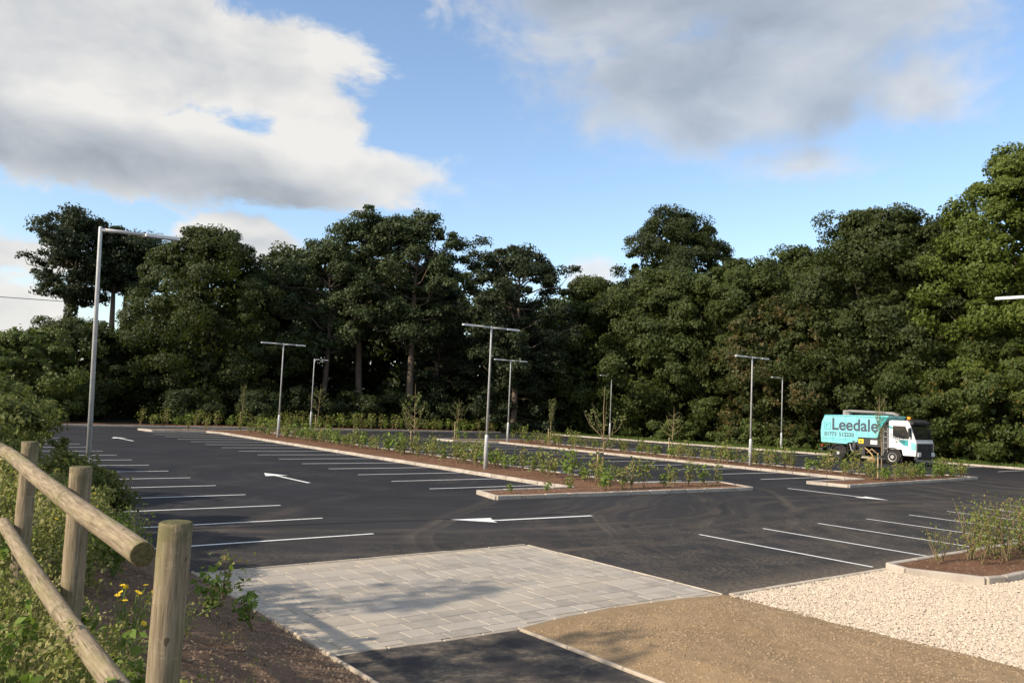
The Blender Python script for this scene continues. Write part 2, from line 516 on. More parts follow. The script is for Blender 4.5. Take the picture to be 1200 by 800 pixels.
class MB:
    """collects boxes, tubes, prisms into one mesh"""
    def __init__(self):
        self.v, self.f = [], []

    def add(self, vs_, fs):
        b = len(self.v)
        self.v += [tuple(q) for q in vs_]
        self.f += [tuple(i + b for i in f) for f in fs]
        return self

    def box(self, x0, x1, y0, y1, z0, z1, ch=0.0):
        if ch <= 0:
            v = [(x, y, z) for x in (x0, x1) for y in (y0, y1) for z in (z0, z1)]
            f = [(0, 1, 3, 2), (4, 6, 7, 5), (0, 4, 5, 1), (2, 3, 7, 6), (0, 2, 6, 4), (1, 5, 7, 3)]
            return self.add(v, f)
        # chamfered top and sides
        p = [(x0 + ch, y0), (x1 - ch, y0), (x1, y0 + ch), (x1, y1 - ch), (x1 - ch, y1), (x0 + ch, y1), (x0, y1 - ch), (x0, y0 + ch)]
        c = ch * 0.9
        q = [(min(max(a, x0 + ch + c * .3), x1 - ch - c * .3), min(max(b, y0 + ch), y1 - ch)) for a, b in p]
        v = [(a, b, z0) for a, b in p] + [(a, b, z1 - c) for a, b in p] + [(a, b, z1) for a, b in q]
        f = [tuple(range(7, -1, -1)), tuple(range(16, 24))]
        for L in (0, 8):
            for i in range(8):
                j = (i + 1) % 8
                f.append((L + i, L + j, L + 8 + j, L + 8 + i))
        return self.add(v, f)

    def prism(self, prof, y0, y1):
        """profile in (x,z), extruded along y"""
        n = len(prof)
        v = [(x, y0, z) for x, z in prof] + [(x, y1, z) for x, z in prof]
        f = [tuple(range(n)), tuple(range(2 * n - 1, n - 1, -1))]
        for i in range(n):
            j = (i + 1) % n
            f.append((i, i + n, j + n, j))
        return self.add(v, f)

    def tube(self, pts, rad, seg=8, cap=True):
        pts = [Vector(p) for p in pts]
        n = len(pts)
        rings = []
        ref = None
        for i, p in enumerate(pts):
            d = (pts[min(i + 1, n - 1)] - pts[max(i - 1, 0)]).normalized()
            if ref is None:
                ref = d.orthogonal().normalized()
            else:
                ref = (ref - d * ref.dot(d)).normalized()
            b = d.cross(ref)
            r = rad[i] if isinstance(rad, (list, tuple)) else rad
            rings.append([p + (ref * math.cos(2 * math.pi * k / seg) + b * math.sin(2 * math.pi * k / seg)) * r for k in range(seg)])
        v = [q for rg in rings for q in rg]
        f = []
        for i in range(n - 1):
            for k in range(seg):
                kk = (k + 1) % seg
                f.append((i * seg + k, i * seg + kk, (i + 1) * seg + kk, (i + 1) * seg + k))
        if cap:
            f.append(tuple(range(seg - 1, -1, -1)))
            f.append(tuple((n - 1) * seg + k for k in range(seg)))
        return self.add(v, f)

    def lathe(self, prof, axis='y', seg=20, c=(0, 0, 0)):
        """prof list of (r, h) round an axis"""
        v, f = [], []
        n = len(prof)
        for r, h in prof:
            for k in range(seg):
                a = 2 * math.pi * k / seg
                if axis == 'y':
                    v.append((c[0] + r * math.cos(a), c[1] + h, c[2] + r * math.sin(a)))
                else:
                    v.append((c[0] + r * math.cos(a), c[1] + r * math.sin(a), c[2] + h))
        for i in range(n - 1):
            for k in range(seg):
                kk = (k + 1) % seg
                f.append((i * seg + k, i * seg + kk, (i + 1) * seg + kk, (i + 1) * seg + k))
        f.append(tuple(range(seg - 1, -1, -1)))
        f.append(tuple((n - 1) * seg + k for k in range(seg)))
        return self.add(v, f)

    def mesh(self, name):
        me = bpy.data.meshes.new(name)
        me.from_pydata(self.v, [], self.f)
        me.validate()
        bm = bmesh.new()
        bm.from_mesh(me)
        bmesh.ops.recalc_face_normals(bm, faces=bm.faces)
        bm.to_mesh(me)
        bm.free()
        return me

    def build(self, name, mat, parent=None, loc=None, rot=None, smooth=False):
        return link(name, self.mesh(name), mat, parent, loc, rot, smooth)


def copy_tree(o, parent=None):
    c = o.copy()
    COL.objects.link(c)
    c.parent = parent
    for ch in KIDS(o):
        copy_tree(ch, c)
    return c


def KIDS(o):
    return list(o.children)


def unit(a):
    return a / np.maximum(np.linalg.norm(a, axis=1, keepdims=True), 1e-6)


def leaf_arrays(C, Nn, size, rng, aspect=0.62, axis=None):
    """one diamond-shaped leaf per point"""
    n = len(C)
    Nn = unit(Nn)
    t = unit(rng.normal(size=(n, 3))) if axis is None else axis
    a = unit(np.cross(Nn, t))
    b = np.cross(Nn, a)
    s = (size * rng.uniform(0.65, 1.3, n))[:, None] if np.isscalar(size) else size[:, None]
    V = np.stack([C - a * s * 0.5, C + b * s * 0.5 * aspect + Nn * s * .06, C + a * s * 0.5, C - b * s * 0.5 * aspect + Nn * s * .06], 1)
    return V.reshape(-1, 3)


def leaf_tris(C, Nn, size, rng):
    """small three-cornered leaf sprays for distant crowns"""
    n = len(C)
    Nn = unit(Nn)
    a = unit(np.cross(Nn, unit(rng.normal(size=(n, 3)))))
    b = np.cross(Nn, a)
    s = (size * rng.uniform(0.6, 1.35, n))[:, None]
    V = np.stack([C - a * s * 0.55 - b * s * .18, C + a * s * 0.45 - b * s * 0.30, C + b * s * 0.52 + a * s * .1], 1)
    return V.reshape(-1, 3)


def quads(nv):
    return np.arange(nv, dtype=np.int32).reshape(-1, 4)


def clump_leaves(rng, cl, per, shell=(0.55, 1.08), flat=0.25, upw=0.35):
    """cl: (n,6) centre+radii; leaf points near each clump's shell, facing outwards"""
    n = len(cl)
    cl = np.repeat(cl, per, axis=0)
    d = unit(rng.normal(size=(n * per, 3)))
    d[:, 2] = np.where(d[:, 2] < -0.6, -d[:, 2] * 0.6, d[:, 2])
    d = unit(d)
    r = rng.uniform(shell[0], shell[1], (n * per, 1))
    C = cl[:, :3] + d * cl[:, 3:] * r
    Nn = d + rng.normal(size=d.shape) * 0.55 + np.array([0, 0, upw])
    return C, Nn


def limb_path(a, b, rng, wob, n=5):
    a, b = np.array(a, float), np.array(b, float)
    L = np.linalg.norm(b - a)
    pts = []
    for i in range(n + 1):
        t = i / n
        p = a + (b - a) * t
        if 0 < i < n:
            p = p + rng.normal(size=3) * wob * L
        pts.append(tuple(p))
    return pts


def broad_tree(name, label, loc, H, rad, mat, seed, low=0.04, n_cl=120, per=190, leaf=0.33, cr=1.35, prof=0.5, peak=0.42,
               group=None, cat='tree', lobes=0.16, squash=1.0, bark='bark_dark', trunk_r=None, n_mass=None):
    """deciduous tree: trunk with limbs; crown = big leafy masses on an uneven envelope, each broken into small clumps"""
    rng = np.random.default_rng(seed)
    root = thing(name, label, cat, loc, 0, group)
    ph = rng.uniform(0, 6.28, 6)
    nm = n_mass or int(min(110, max(14, H * rad * 0.72)))

    def w(tt):
        tt = (tt - low) / (1 - low)
        up_ = np.clip((1 - tt) / (1 - peak), 0, 1) ** prof
        dn = np.clip(tt / peak, 0, 1) ** 0.45 * 0.5 + 0.5
        return np.where(tt > peak, up_, dn)
    # masses
    far_side = loc[0] > 35 or loc[1] < -50
    tm = low + (1 - low) * ((np.arange(nm) + rng.uniform(0, .9, nm)) / nm) ** 0.9
    if far_side:      # the side turned away from the car park is never seen
        am = math.atan2(-loc[1], -loc[0]) + (((np.arange(nm) * 0.618034) % 1.0) - .5) * R(250) + rng.normal(size=nm) * 0.2
    else:
        am = np.arange(nm) * 2.399 + rng.normal(size=nm) * 0.45 + ph[0]
    lob = 1 + lobes * (np.sin(am * 2 + ph[1] + tm * 5) * 0.6 + np.sin(am * 3 + ph[2] - tm * 7) * 0.5)
    Rm = rad * rng.uniform(0.11, 0.36, nm) * (1.25 if nm < 30 else 1.0)
    rm = np.maximum(rad * w(tm) * lob - Rm * 0.75, 0) * np.where(rng.uniform(size=nm) < .85, 1.0, .6)
    zm = np.clip(tm * H, Rm * .6, H - Rm * .75)
    top_ = tm > .86
    rm = np.where(top_, np.minimum(rm, rad * .42), rm)
    Mc = np.stack([rm * np.cos(am), rm * np.sin(am) * squash, zm], 1)
    if far_side and leaf < .5 and leaf > .23:
        per, leaf = int(per * 2.9), leaf * .70
    # clumps over the masses
    k = rng.integers(0, nm, n_cl)
    d = unit(rng.normal(size=(n_cl, 3)))
    out = unit(Mc[k] - np.array([0, 0, H * .45]))
    flip = np.sum(d * out, 1) < -0.25
    d[flip] *= -1
    C = Mc[k] + d * Rm[k][:, None] * np.where(rng.uniform(size=n_cl) < .8, rng.uniform(0.6, 1.1, n_cl), rng.uniform(1.0, 1.18, n_cl))[:, None] * np.array([1.1, 1.1, .8])
    C[:, 2] = np.clip(C[:, 2], 0.1, H)
    if far_side:
        aw = np.array([loc[0], loc[1]]) / math.hypot(loc[0], loc[1])
        keep_ = (C[:, 0] * aw[0] + C[:, 1] * aw[1]) < 0.42 * rad
        C, d, k = C[keep_], d[keep_], k[keep_]
        per = int(per * n_cl / max(1, len(C)) * .67)
        n_cl = len(C)
    kr = (0.32 + 0.95 * rng.uniform(0, 1, n_cl)[:, None] ** 1.3) * cr * .8
    dd = unit(rng.normal(size=(n_cl * per, 3)))
    rep_d = np.repeat(d, per, 0)
    neg = np.sum(dd * rep_d, 1) < -0.3
    dd[neg] *= -1
    P = np.repeat(C, per, 0) + dd * np.repeat(kr, per, 0) * rng.uniform(0.30, 1.0, (n_cl * per, 1)) ** .8 * np.array([1.15, 1.15, .75]) * 1.15
    Nn = dd * .6 + rep_d * .5 + rng.normal(size=dd.shape) * 0.5
    ok = P[:, 2] > 0.05
    V = leaf_tris(P[ok], Nn[ok], leaf, rng) if far_side else leaf_arrays(P[ok], Nn[ok], leaf, rng)
    # loose inner foliage that closes the crown
    nc = int(min(2600, 60 * rad * H / 3)) if H > 4 else 250
    tc_ = low + (.96 - low) * rng.uniform(0, 1, nc)
    ac = rng.uniform(0, 6.283, nc)
    rc = rad * w(tc_) * np.sqrt(rng.uniform(0.02, .52, nc))
    Pc = np.stack([rc * np.cos(ac), rc * np.sin(ac), np.maximum(tc_ * H, .2)], 1)
    Nc = rng.normal(size=(nc, 3))
    if far_side:
        V = np.concatenate([V, leaf_tris(np.repeat(Pc, 4, 0) + rng.normal(size=(nc * 4, 3)) * .3, np.repeat(Nc, 4, 0) + rng.normal(size=(nc * 4, 3)) * .4, min(.46, .09 * rad), rng)])
        link('crown', np_mesh('crown', V, np.arange(len(V), dtype=np.int32).reshape(-1, 3)), mat, root)
    else:
        V = np.concatenate([V, leaf_arrays(Pc, Nc, min(.75, .11 * rad), rng, .7)])
        link('crown', np_mesh('crown', V, quads(len(V))), mat, root)
    mb = MB()
    tr = trunk_r or H * 0.018
    top = H * 0.86
    pts = [(0, 0, -0.2), (0.1 * tr, 0.1 * tr, top * .25), (rng.normal() * tr, rng.normal() * tr, top * .6), (rng.normal() * tr * 2, rng.normal() * tr * 2, top)]
    mb.tube(pts, [tr * 1.3, tr, tr * .65, tr * .15], 9)
    for c in Mc[::max(1, nm // 26)]:
        z0 = max(H * 0.12, c[2] * 0.62)
        mb.tube(limb_path((0, 0, min(z0, top * .95)), c, rng, 0.05, 4), [tr * .38, tr * .3, tr * .22, tr * .14, tr * .05], 5)
    mb.build('trunk', bark, root, smooth=True)
    return root


def pine_tree(name, label, loc, H, rad, seed, mat='needle', first=0.42, n_limb=24, per=120, leaf=0.30, ivy=0.0, lean=(0, 0),
              group=None, flat=0.55, cr=1.15, top_round=True, bark='bark_pine', trunk_r=None, droop=0.0):
    rng = np.random.default_rng(seed)
    root = thing(name, label, 'tree', loc, 0, group)
    tr = trunk_r or H * 0.0155
    top = np.array([lean[0], lean[1], H * 0.93])
    bend = np.array([rng.normal() * .25, rng.normal() * .25, 0])

    def axis(t):
        return top * t + bend * math.sin(math.pi * t)
    mb = MB()
    mb.tube([tuple(axis(i / 8) - np.array([0, 0, .2 if i == 0 else 0])) for i in range(9)], [tr * (1.2 - i / 8 * 1.0) for i in range(9)], 9)
    cl = []
    for i in range(n_limb):
        t = first + (0.98 - first) * (i + rng.uniform(0, .8)) / n_limb
        a = i * 2.399 + rng.normal() * 0.5
        s = (t - first) / (1 - first)
        L = rad * ((0.72 + 0.5 * math.sin(math.pi * min(1, s * 1.05 + .12))) if top_round else (1.12 - s * .8)) * rng.uniform(0.55, 1.05)
        if s > .85:
            L *= 0.62
        rise = (0.15 + 0.55 * s - droop) * L
        b = axis(t) + np.array([math.cos(a) * L, math.sin(a) * L, rise])
        path = limb_path(axis(t), b, rng, 0.07, 4)
        mb.tube(path, [tr * .32, tr * .26, tr * .2, tr * .13, tr * .05], 5)
        for q in range(rng.integers(4, 7)):
            f = rng.uniform(0.38, 1.08)
            c = axis(t) + (b - axis(t)) * f + np.clip(rng.normal(size=3), -1.4, 1.4) * np.array([.38, .38, .22]) * cr
            k = cr * rng.uniform(0.35, 0.95)
            cl.append([*c, k, k, k * max(flat, .68)])
    cl = np.array(cl)
    P, Nn = clump_leaves(rng, cl, int(per * 1.2), (0.30, 1.05), upw=0.1)
    V = leaf_tris(P, Nn, leaf * .80, rng)
    link('crown', np_mesh('crown', V, np.arange(len(V), dtype=np.int32).reshape(-1, 3)), mat, root)
    mb.build('trunk', bark, root, smooth=True)
    if ivy:
        n = 3600
        t = rng.uniform(0, ivy, n)
        a = rng.uniform(0, 6.283, n)
        base = np.stack([axis(q) for q in t])
        rr = (tr + 0.55 * rng.uniform(.2, 1, n) * (1.15 - t / ivy * .55))
        P = base + np.stack([np.cos(a) * rr, np.sin(a) * rr, rng.normal(size=n) * .1], 1)
        Nn = np.stack([np.cos(a), np.sin(a), 0.3 * np.ones(n)], 1) + rng.normal(size=(n, 3)) * .4
        V = leaf_arrays(P, Nn, 0.30, rng, 0.8)
        link('ivy', np_mesh('ivy', V, quads(len(V))), 'leaf_oak', root)
    return root


# ------------------------------------------------------------------ setting: ground, asphalt, paving


def sheet(name, poly, z, mat, parent=None):
    me = bpy.data.meshes.new(name)
    me.from_pydata([(x, y, z) for x, y in poly], [], [tuple(range(len(poly)))])
    me.update()
    if me.polygons[0].normal.z < 0:
        me.flip_normals()
    return link(name, me, mat, parent)


kind(sheet('ground', [(-900, -900), (900, -900), (900, 900), (-900, 900)], -0.06, 'forest_floor'), 'structure')
K3A, K3B = (63.4, -52.3), (6.0, -62.3)         # line of the far kerb
asphalt = kind(sheet('asphalt', [(8.2, -3.7), (64.5, -3.7), (64.5, -52.3), (6.0, -62.2), (6.0, -24.0), (8.2, -24.0)], 0.0, 'asphalt'), 'structure')
kind(sheet('grass_verge', [(64.0, -52.4), (6.0, -62.4), (4.0, -67.0), (64.0, -58.0)], 0.075, 'verge_grass'), 'structure')
kind(sheet('rear_verge', [(63.4, -4.0), (68.0, -4.0), (68.0, -52.0), (63.4, -52.0)], 0.07, 'bark_mulch'), 'structure')


def fbm(x, y, sc, oct_=4):
    v, a = 0.0, 0.5
    for i in range(oct_):
        v += a * noise.noise(Vector((x * sc, y * sc, 7.3 * i)))
        sc *= 2.1
        a *= 0.5
    return v


def bank_z(x, y):
    t = min(max((y + 4.22) / 3.3, 0.0), 1.0)
    z = 1.16 * (t * 0.75 + 0.25 * t * t * (3 - 2 * t))
    if y > -0.92:
        z += 0.10 * min(y + 0.92, 6.0)
    z += min(max((x - 16) / 10, 0), 1) * 0.25 * t
    k = min(1.0, t * 4)
    return z + k * (0.16 * fbm(x, y, 0.8, 3) + 0.09 * fbm(x, y, 4.0, 4))


def grid(name, xs, ys, zf, mat):
    V = np.array([(x, y, zf(x, y)) for x in xs for y in ys], np.float32)
    nx, ny = len(xs), len(ys)
    i = np.arange(nx - 1)[:, None] * ny + np.arange(ny - 1)[None, :]
    F = np.stack([i, i + ny, i + ny + 1, i + 1], -1).reshape(-1, 4)
    me = np_mesh(name, V, F)
    return kind(link(name, me, mat, smooth=True), 'structure')


xs = list(np.arange(-2.0, 1.6, 0.4)) + list(np.arange(1.6, 11.0, 0.05)) + list(np.arange(11.0, 20.0, 0.15)) + list(np.arange(20.0, 66.0, 1.0))
ys = list(np.arange(-4.22, -0.5, 0.05)) + list(np.arange(-0.5, 1.6, 0.1)) + list(np.arange(1.6, 14.0, 0.8))
grid('earth_bank', xs, ys, bank_z, 'bank_soil')


NEAR_EDGE = [(8.26, -10.70), (8.42, -10.0), (8.50, -8.6), (8.40, -7.4), (8.26, -6.7), (8.28, -5.6), (8.34, -4.9), (8.50, -4.27)]


def edge_x(y):
    """near edge of the paving, which bows slightly"""
    for (a_, b_) in zip(NEAR_EDGE[:-1], NEAR_EDGE[1:]):
        if a_[1] <= y <= b_[1]:
            return a_[0] + (b_[0] - a_[0]) * (y - a_[1]) / (b_[1] - a_[1])
    return 8.26


def soil_z(x, y):
    e = min(edge_x(y) - .03 - x, -6.72 - y, y + 10.70)
    k = min(max(e / 0.6, 0.0), 1.0)
    return 0.012 + 0.05 * k + k * (0.06 * fbm(x, y, 0.9, 3) + 0.035 * fbm(x, y, 5.0, 4)) + 0.03 * max(0, 8 - x) * k


def soil_sheet():
    ys_ = list(np.arange(-10.72, -6.72, 0.05)) + [-6.725]
    V = []
    nx = 150
    for i in range(nx):
        for y_ in ys_:
            wob_ = 0.10 * fbm(i * .05, 3.0, 1.0, 3) if y_ < -10.7 else 0.0
            xx = 0.5 + (edge_x(y_) - .03 - 0.5) * i / (nx - 1)
            V.append((xx, y_ + wob_, soil_z(xx, y_)))
    ny = len(ys_)
    i = np.arange(nx - 1)[:, None] * ny + np.arange(ny - 1)[None, :]
    F = np.stack([i, i + ny, i + ny + 1, i + 1], -1).reshape(-1, 4)
    return kind(link('spread_soil', np_mesh('spread_soil', V, F), 'spread_soil', smooth=True), 'structure')


soil_sheet()
kind(sheet('gravel_bed', [(0.5, -10.68), (8.1, -10.68), (8.1, -24.0), (0.5, -24.0)], -0.01, 'gravel_bed'), 'structure')
kind(sheet('footpath', [(-1.0, -4.22), (8.48, -4.22), (8.32, -4.9), (8.26, -5.6), (8.24, -6.66), (-1.0, -6.66)], 0.004, 'path_asphalt'), 'structure')

# stones: gravel and clods -------------------------------------------------


def stones(name, P, size, mat, rng, squash=0.65):
    """jittered octahedra"""
    n = len(P)
    base = np.array([(1, 0, -.25), (0, 1, -.25), (-1, 0, -.25), (0, -1, -.25), (0, 0, 1)], float)
    V = np.repeat(base[None], n, 0) * (1 + rng.normal(size=(n, 5, 1)) * 0.14) + rng.normal(size=(n, 5, 3)) * 0.14
    s = size * (0.45 + 1.0 * rng.uniform(0, 1, n) ** 2.2)
    V *= s[:, None, None] * np.stack([rng.uniform(.8, 1.3, n), rng.uniform(.7, 1.1, n), np.full(n, squash)], 1)[:, None, :]
    a = rng.uniform(0, 6.283, n)
    ca, sa = np.cos(a)[:, None], np.sin(a)[:, None]
    X = V[:, :, 0] * ca - V[:, :, 1] * sa
    Y = V[:, :, 0] * sa + V[:, :, 1] * ca
    V[:, :, 0], V[:, :, 1] = X, Y
    V += P[:, None, :]
    f = np.array([(0, 1, 4), (1, 2, 4), (2, 3, 4), (3, 0, 4)])   # half buried: the underside is never seen
    F = (f[None] + (np.arange(n) * 5)[:, None, None]).reshape(-1, 3)
    return link(name, np_mesh(name, V.reshape(-1, 3), F), mat)


rng = np.random.default_rng(11)
n = 98000
P = np.stack([rng.uniform(3.4, 8.12, n), rng.uniform(-17.8, -10.60, n), rng.uniform(-0.006, 0.022, n)], 1)
ok = ~((P[:, 1] < -15.35) & (P[:, 0] > 6.5 + 0.0 * P[:, 1])) & (P[:, 0] > 8.2 - (-(P[:, 1]) - 10.0) * 1.2 - 4.0)
ok &= (P[:, 1] < -10.76 + 0.05 * np.sin(P[:, 0] * 2.3) + 0.04 * np.sin(P[:, 0] * 7.1)) | (rng.uniform(size=n) < .04)
P[:, 2] = np.where(P[:, 1] > -10.70, [soil_z(a_, b_) if b_ > -10.70 else 0.0 for a_, b_ in P[:, :2]], P[:, 2])
o = stones('gravel', P[ok], 0.0205, 'gravel_stone', rng)
kind(tag(o, 'pale cream decorative gravel spread beside the tan soil', 'gravel'), 'stuff')
n = 15000
P = np.stack([rng.uniform(3.6, 8.1, n), rng.uniform(-10.6, -6.75, n), np.zeros(n)], 1)
keep = rng.uniform(size=n) < np.array([0.25 + 0.75 * min(1, max(0, 0.5 + 1.4 * fbm(x, y, 0.7, 3))) for x, y, _ in P])
P = P[keep]
P[:, 2] = [soil_z(x, y) + 0.002 for x, y, _ in P]
sz = 0.017
o = stones('soil_clods', P, 0.017, 'clod', rng)
kind(tag(o, 'small tan clods and crumbs lying on the spread soil', 'soil'), 'stuff')
n = 6000
P = np.stack([np.concatenate([rng.uniform(19.3, 20.8, n // 3), rng.uniform(21.0, 34.0, n // 3), rng.uniform(6.6, 8.1, n // 3)]),
              np.concatenate([rng.uniform(-26.0, -15.4, n // 3), rng.uniform(-22.6, -19.3, n // 3), rng.uniform(-21.0, -15.9, n // 3)]), np.full(3 * (n // 3), .095)], 1)
P[:n // 3 * 2, 2] = .085
o = stones('bark_chips', P, 0.035, 'bark_chip', rng, .3)
kind(tag(o, 'reddish brown bark chips strewn over the planting beds', 'bark mulch'), 'stuff')
n = 14000
P = np.stack([rng.uniform(2.0, 13.0, n), -4.2 + 3.2 * rng.uniform(0, 1, n) ** 1.5, np.zeros(n)], 1)
P[:, 2] = [bank_z(x, y) + 0.002 for x, y, _ in P]
o = stones('bank_clods', P, 0.018, 'bank_clod', rng)
kind(tag(o, 'brown crumbs and stones on the earth bank below the timber fence', 'soil'), 'stuff')

# concrete edgings, each stone a piece ------------------------------------


def stone_mesh(length, width, height, ch, name):
    return MB().box(-length / 2, length / 2, -width / 2, width / 2, -0.06, height, ch).mesh(name)


EDGE_ME, KERB_ME = {}, {}


def run_stones(parent, pts, width, height, mat, name, unit_len=0.915, gap=0.008, z=0.0, ch=0.012, seed=0, cache=None):
    """stones laid end to end along a polyline"""
    rg = random.Random(seed)
    for (x0, y0), (x1, y1) in zip(pts[:-1], pts[1:]):
        L = math.hypot(x1 - x0, y1 - y0)
        k = max(1, round(L / unit_len))
        u = L / k
        ang = math.atan2(y1 - y0, x1 - x0)
        key = (round(u, 2), width, height)
        if key not in cache:
            me = stone_mesh(round(u, 2) - gap, width, height, ch, name)
            me.materials.append(MATS[mat])
            cache[key] = me
        for i in range(k):
            t = (i + 0.5) / k
            link(name, cache[key], None, parent, (x0 + (x1 - x0) * t, y0 + (y1 - y0) * t, z + rg.uniform(-.004, .004)), (0, 0, ang + rg.uniform(-.004, .004)))


paving = kind(sheet('paved_crossing', [(8.30, -10.66), (13.06, -10.74), (13.08, -4.26), (8.36, -4.24)], 0.006, 'joint_sand'), 'structure')
run_stones(paving, [(8.30, -10.75), (13.07, -10.75)], 0.046, 0.018, 'edging_concrete', 'edging_stone', cache=EDGE_ME, seed=1)
run_stones(paving, [(13.10, -10.72), (13.12, -4.30)], 0.046, 0.018, 'edging_concrete', 'edging_stone', cache=EDGE_ME, seed=2)
run_stones(paving, [(8.33, -4.215), (13.10, -4.23)], 0.050, 0.055, 'edging_concrete', 'edging_stone', cache=EDGE_ME, seed=3)
near_edge = NEAR_EDGE
run_stones(paving, near_edge, 0.05, 0.019, 'edging_concrete', 'edging_stone', 0.6, cache=EDGE_ME, seed=4)
pathedge = kind(sheet('path_edge_bed', [(0.0, -6.74), (8.2, -6.74), (8.2, -6.665), (0.0, -6.665)], 0.003, 'joint_sand'), 'structure')
run_stones(pathedge, [(2.0, -6.70), (8.22, -6.70)], 0.046, 0.030, 'edging_concrete', 'edging_stone', cache=EDGE_ME, seed=5)
run_stones(pathedge, [(2.0, -4.19), (8.30, -4.20)], 0.046, 0.045, 'edging_concrete', 'edging_stone', cache=EDGE_ME, seed=6)
gravedge = kind(sheet('gravel_edge_bed', [(8.10, -10.8), (8.26, -10.8), (8.26, -15.6), (8.10, -15.6)], 0.003, 'joint_sand'), 'structure')
run_stones(gravedge, [(8.18, -10.80), (8.18, -15.45)], 0.10, 0.035, 'edging_concrete', 'edging_stone', cache=EDGE_ME, seed=7)

rg = random.Random(5)
SLAB = {}
x = 8.55
courses = []
while x < 13.0:
    wv = rg.choice([0.24, 0.3, 0.3, 0.45])
    if x + wv > 13.06:
        wv = 13.06 - x
        if wv < 0.12:
            break
    courses.append((x, round(wv, 3)))
    x += wv
for ci, (cx, cw) in enumerate(courses):
    y = -10.70 - rg.uniform(0, .3)
    while y < -4.28:
        L = rg.choice([0.24, 0.3, 0.45, 0.45, 0.6])
        y0, y1 = max(y, -10.71), min(y + L, -4.27)
        y += L
        if y1 - y0 < 0.06:
            continue
        key = (cw, round(y1 - y0, 2))
        if key not in SLAB:
            me = MB().box(-cw / 2 + .006, cw / 2 - .006, -key[1] / 2 + .006, key[1] / 2 - .006, -0.03, 0.0, 0.005).mesh('paving_slab')
            me.materials.append(MATS['slab'])
            SLAB[key] = me
        link('paving_slab', SLAB[key], None, paving, (cx + cw / 2, (y0 + y1) / 2, 0.0165 + rg.uniform(-.0015, .0015)), (rg.uniform(-.002, .002), rg.uniform(-.002, .002), 0))
# narrow slabs against the bowed near edge
y = -10.55
while y < -4.6:
    xe = 8.30
    for (a, b) in zip(near_edge[:-1], near_edge[1:]):
        if a[1] <= y + .3 <= b[1]:
            xe = a[0] + (b[0] - a[0]) * (y + .3 - a[1]) / (b[1] - a[1])
    wv = round(8.55 - xe - 0.04, 2)
    if wv > 0.07:
        key = (wv, 0.6)
        if key not in SLAB:
            me = MB().box(-wv / 2 + .006, wv / 2 - .006, -.294, .294, -0.03, 0.0, 0.005).mesh('paving_slab')
            me.materials.append(MATS['slab'])
            SLAB[key] = me
        link('paving_slab', SLAB[key], None, paving, (8.55 - wv / 2, y + .3, 0.016))
    y += 0.6

# painted bay lines and arrows --------------------------------------------


def strip(name, x0, y0, x1, y1, w=0.085):
    dx, dy = x1 - x0, y1 - y0
    L = math.hypot(dx, dy)
    nx, ny = -dy / L * w / 2, dx / L * w / 2
    return sheet(name, [(x0 + nx, y0 + ny), (x1 + nx, y1 + ny), (x1 - nx, y1 - ny), (x0 - nx, y0 - ny)], 0.004, 'line_paint', asphalt)


for k in range(18):
    strip('bay_line', 15.47 + 2.4 * k, -8.62, 15.47 + 2.4 * k, -3.85)
for k in range(15):
    strip('bay_line', 22.62 + 2.4 * k, -14.52, 22.62 + 2.4 * k, -19.05)
    strip('bay_line', 22.62 + 2.4 * k, -22.85, 22.62 + 2.4 * k, -26.5)
for k in range(14):
    strip('bay_line', 22.16 + 2.4 * k, -31.12, 22.16 + 2.4 * k, -35.85)
    strip('bay_line', 22.16 + 2.4 * k, -39.6, 22.16 + 2.4 * k, -43.6)
for k in range(9):
    strip('bay_line', 12.6, -15.42 - 2.4 * k, 8.3 if k else 8.45, -15.42 - 2.4 * k)
for k in range(13):
    xx = 21.97 + 2.6 * k
    yk = -59.5 + (xx - 22) * 0.174
    strip('bay_line', xx, yk + 5.2, xx + .2, yk + 0.4)


def arrow(tip, tail, head=1.05, half=0.40, w=0.13, bend=None):
    t, a = Vector(tip), Vector(tail)
    if bend:
        strip('painted_arrow_shaft', bend[0], bend[1], tail[0], tail[1], w)
        a = Vector(bend) + (Vector(bend) - t).normalized() * .02
        head = (Vector(bend) - t).length - .12
    d = (a - t).normalized()
    nn = Vector((-d.y, d.x))
    b = t + d * head
    pts = [t, b + nn * half, b + nn * w / 2 - d * .04, a + nn * w / 2, a - nn * w / 2, b - nn * w / 2 - d * .04, b - nn * half]
    sheet('painted_arrow', [(p.x, p.y) for p in pts], 0.0045, 'line_paint', asphalt)


arrow((28.63, -11.5), (25.15, -11.6))
arrow((16.62, -11.30), (15.93, -15.2), 1.15, .38, bend=(16.12, -12.35))
arrow((15.17, -28.7), (19.13, -28.6))
arrow((50.4, -11.5), (46.9, -11.65))
arrow((40.0, -28.6), (43.8, -28.6))

# kerbed planting beds ------------------------------------------------------
KC = {}


def bed(name, outline, z, closed=True, seed=0, mat='bark_mulch', skip=()):
    b = kind(sheet(name, outline, z, mat), 'structure')
    pts = outline + [outline[0]] if closed else outline
    for i, (p, q) in enumerate(zip(pts[:-1], pts[1:])):
        if i in skip:
            continue
        run_stones(b, [p, q], 0.125, 0.125, 'kerb_concrete', 'kerb_stone', cache=KC, seed=seed + i, ch=0.018)
    return b


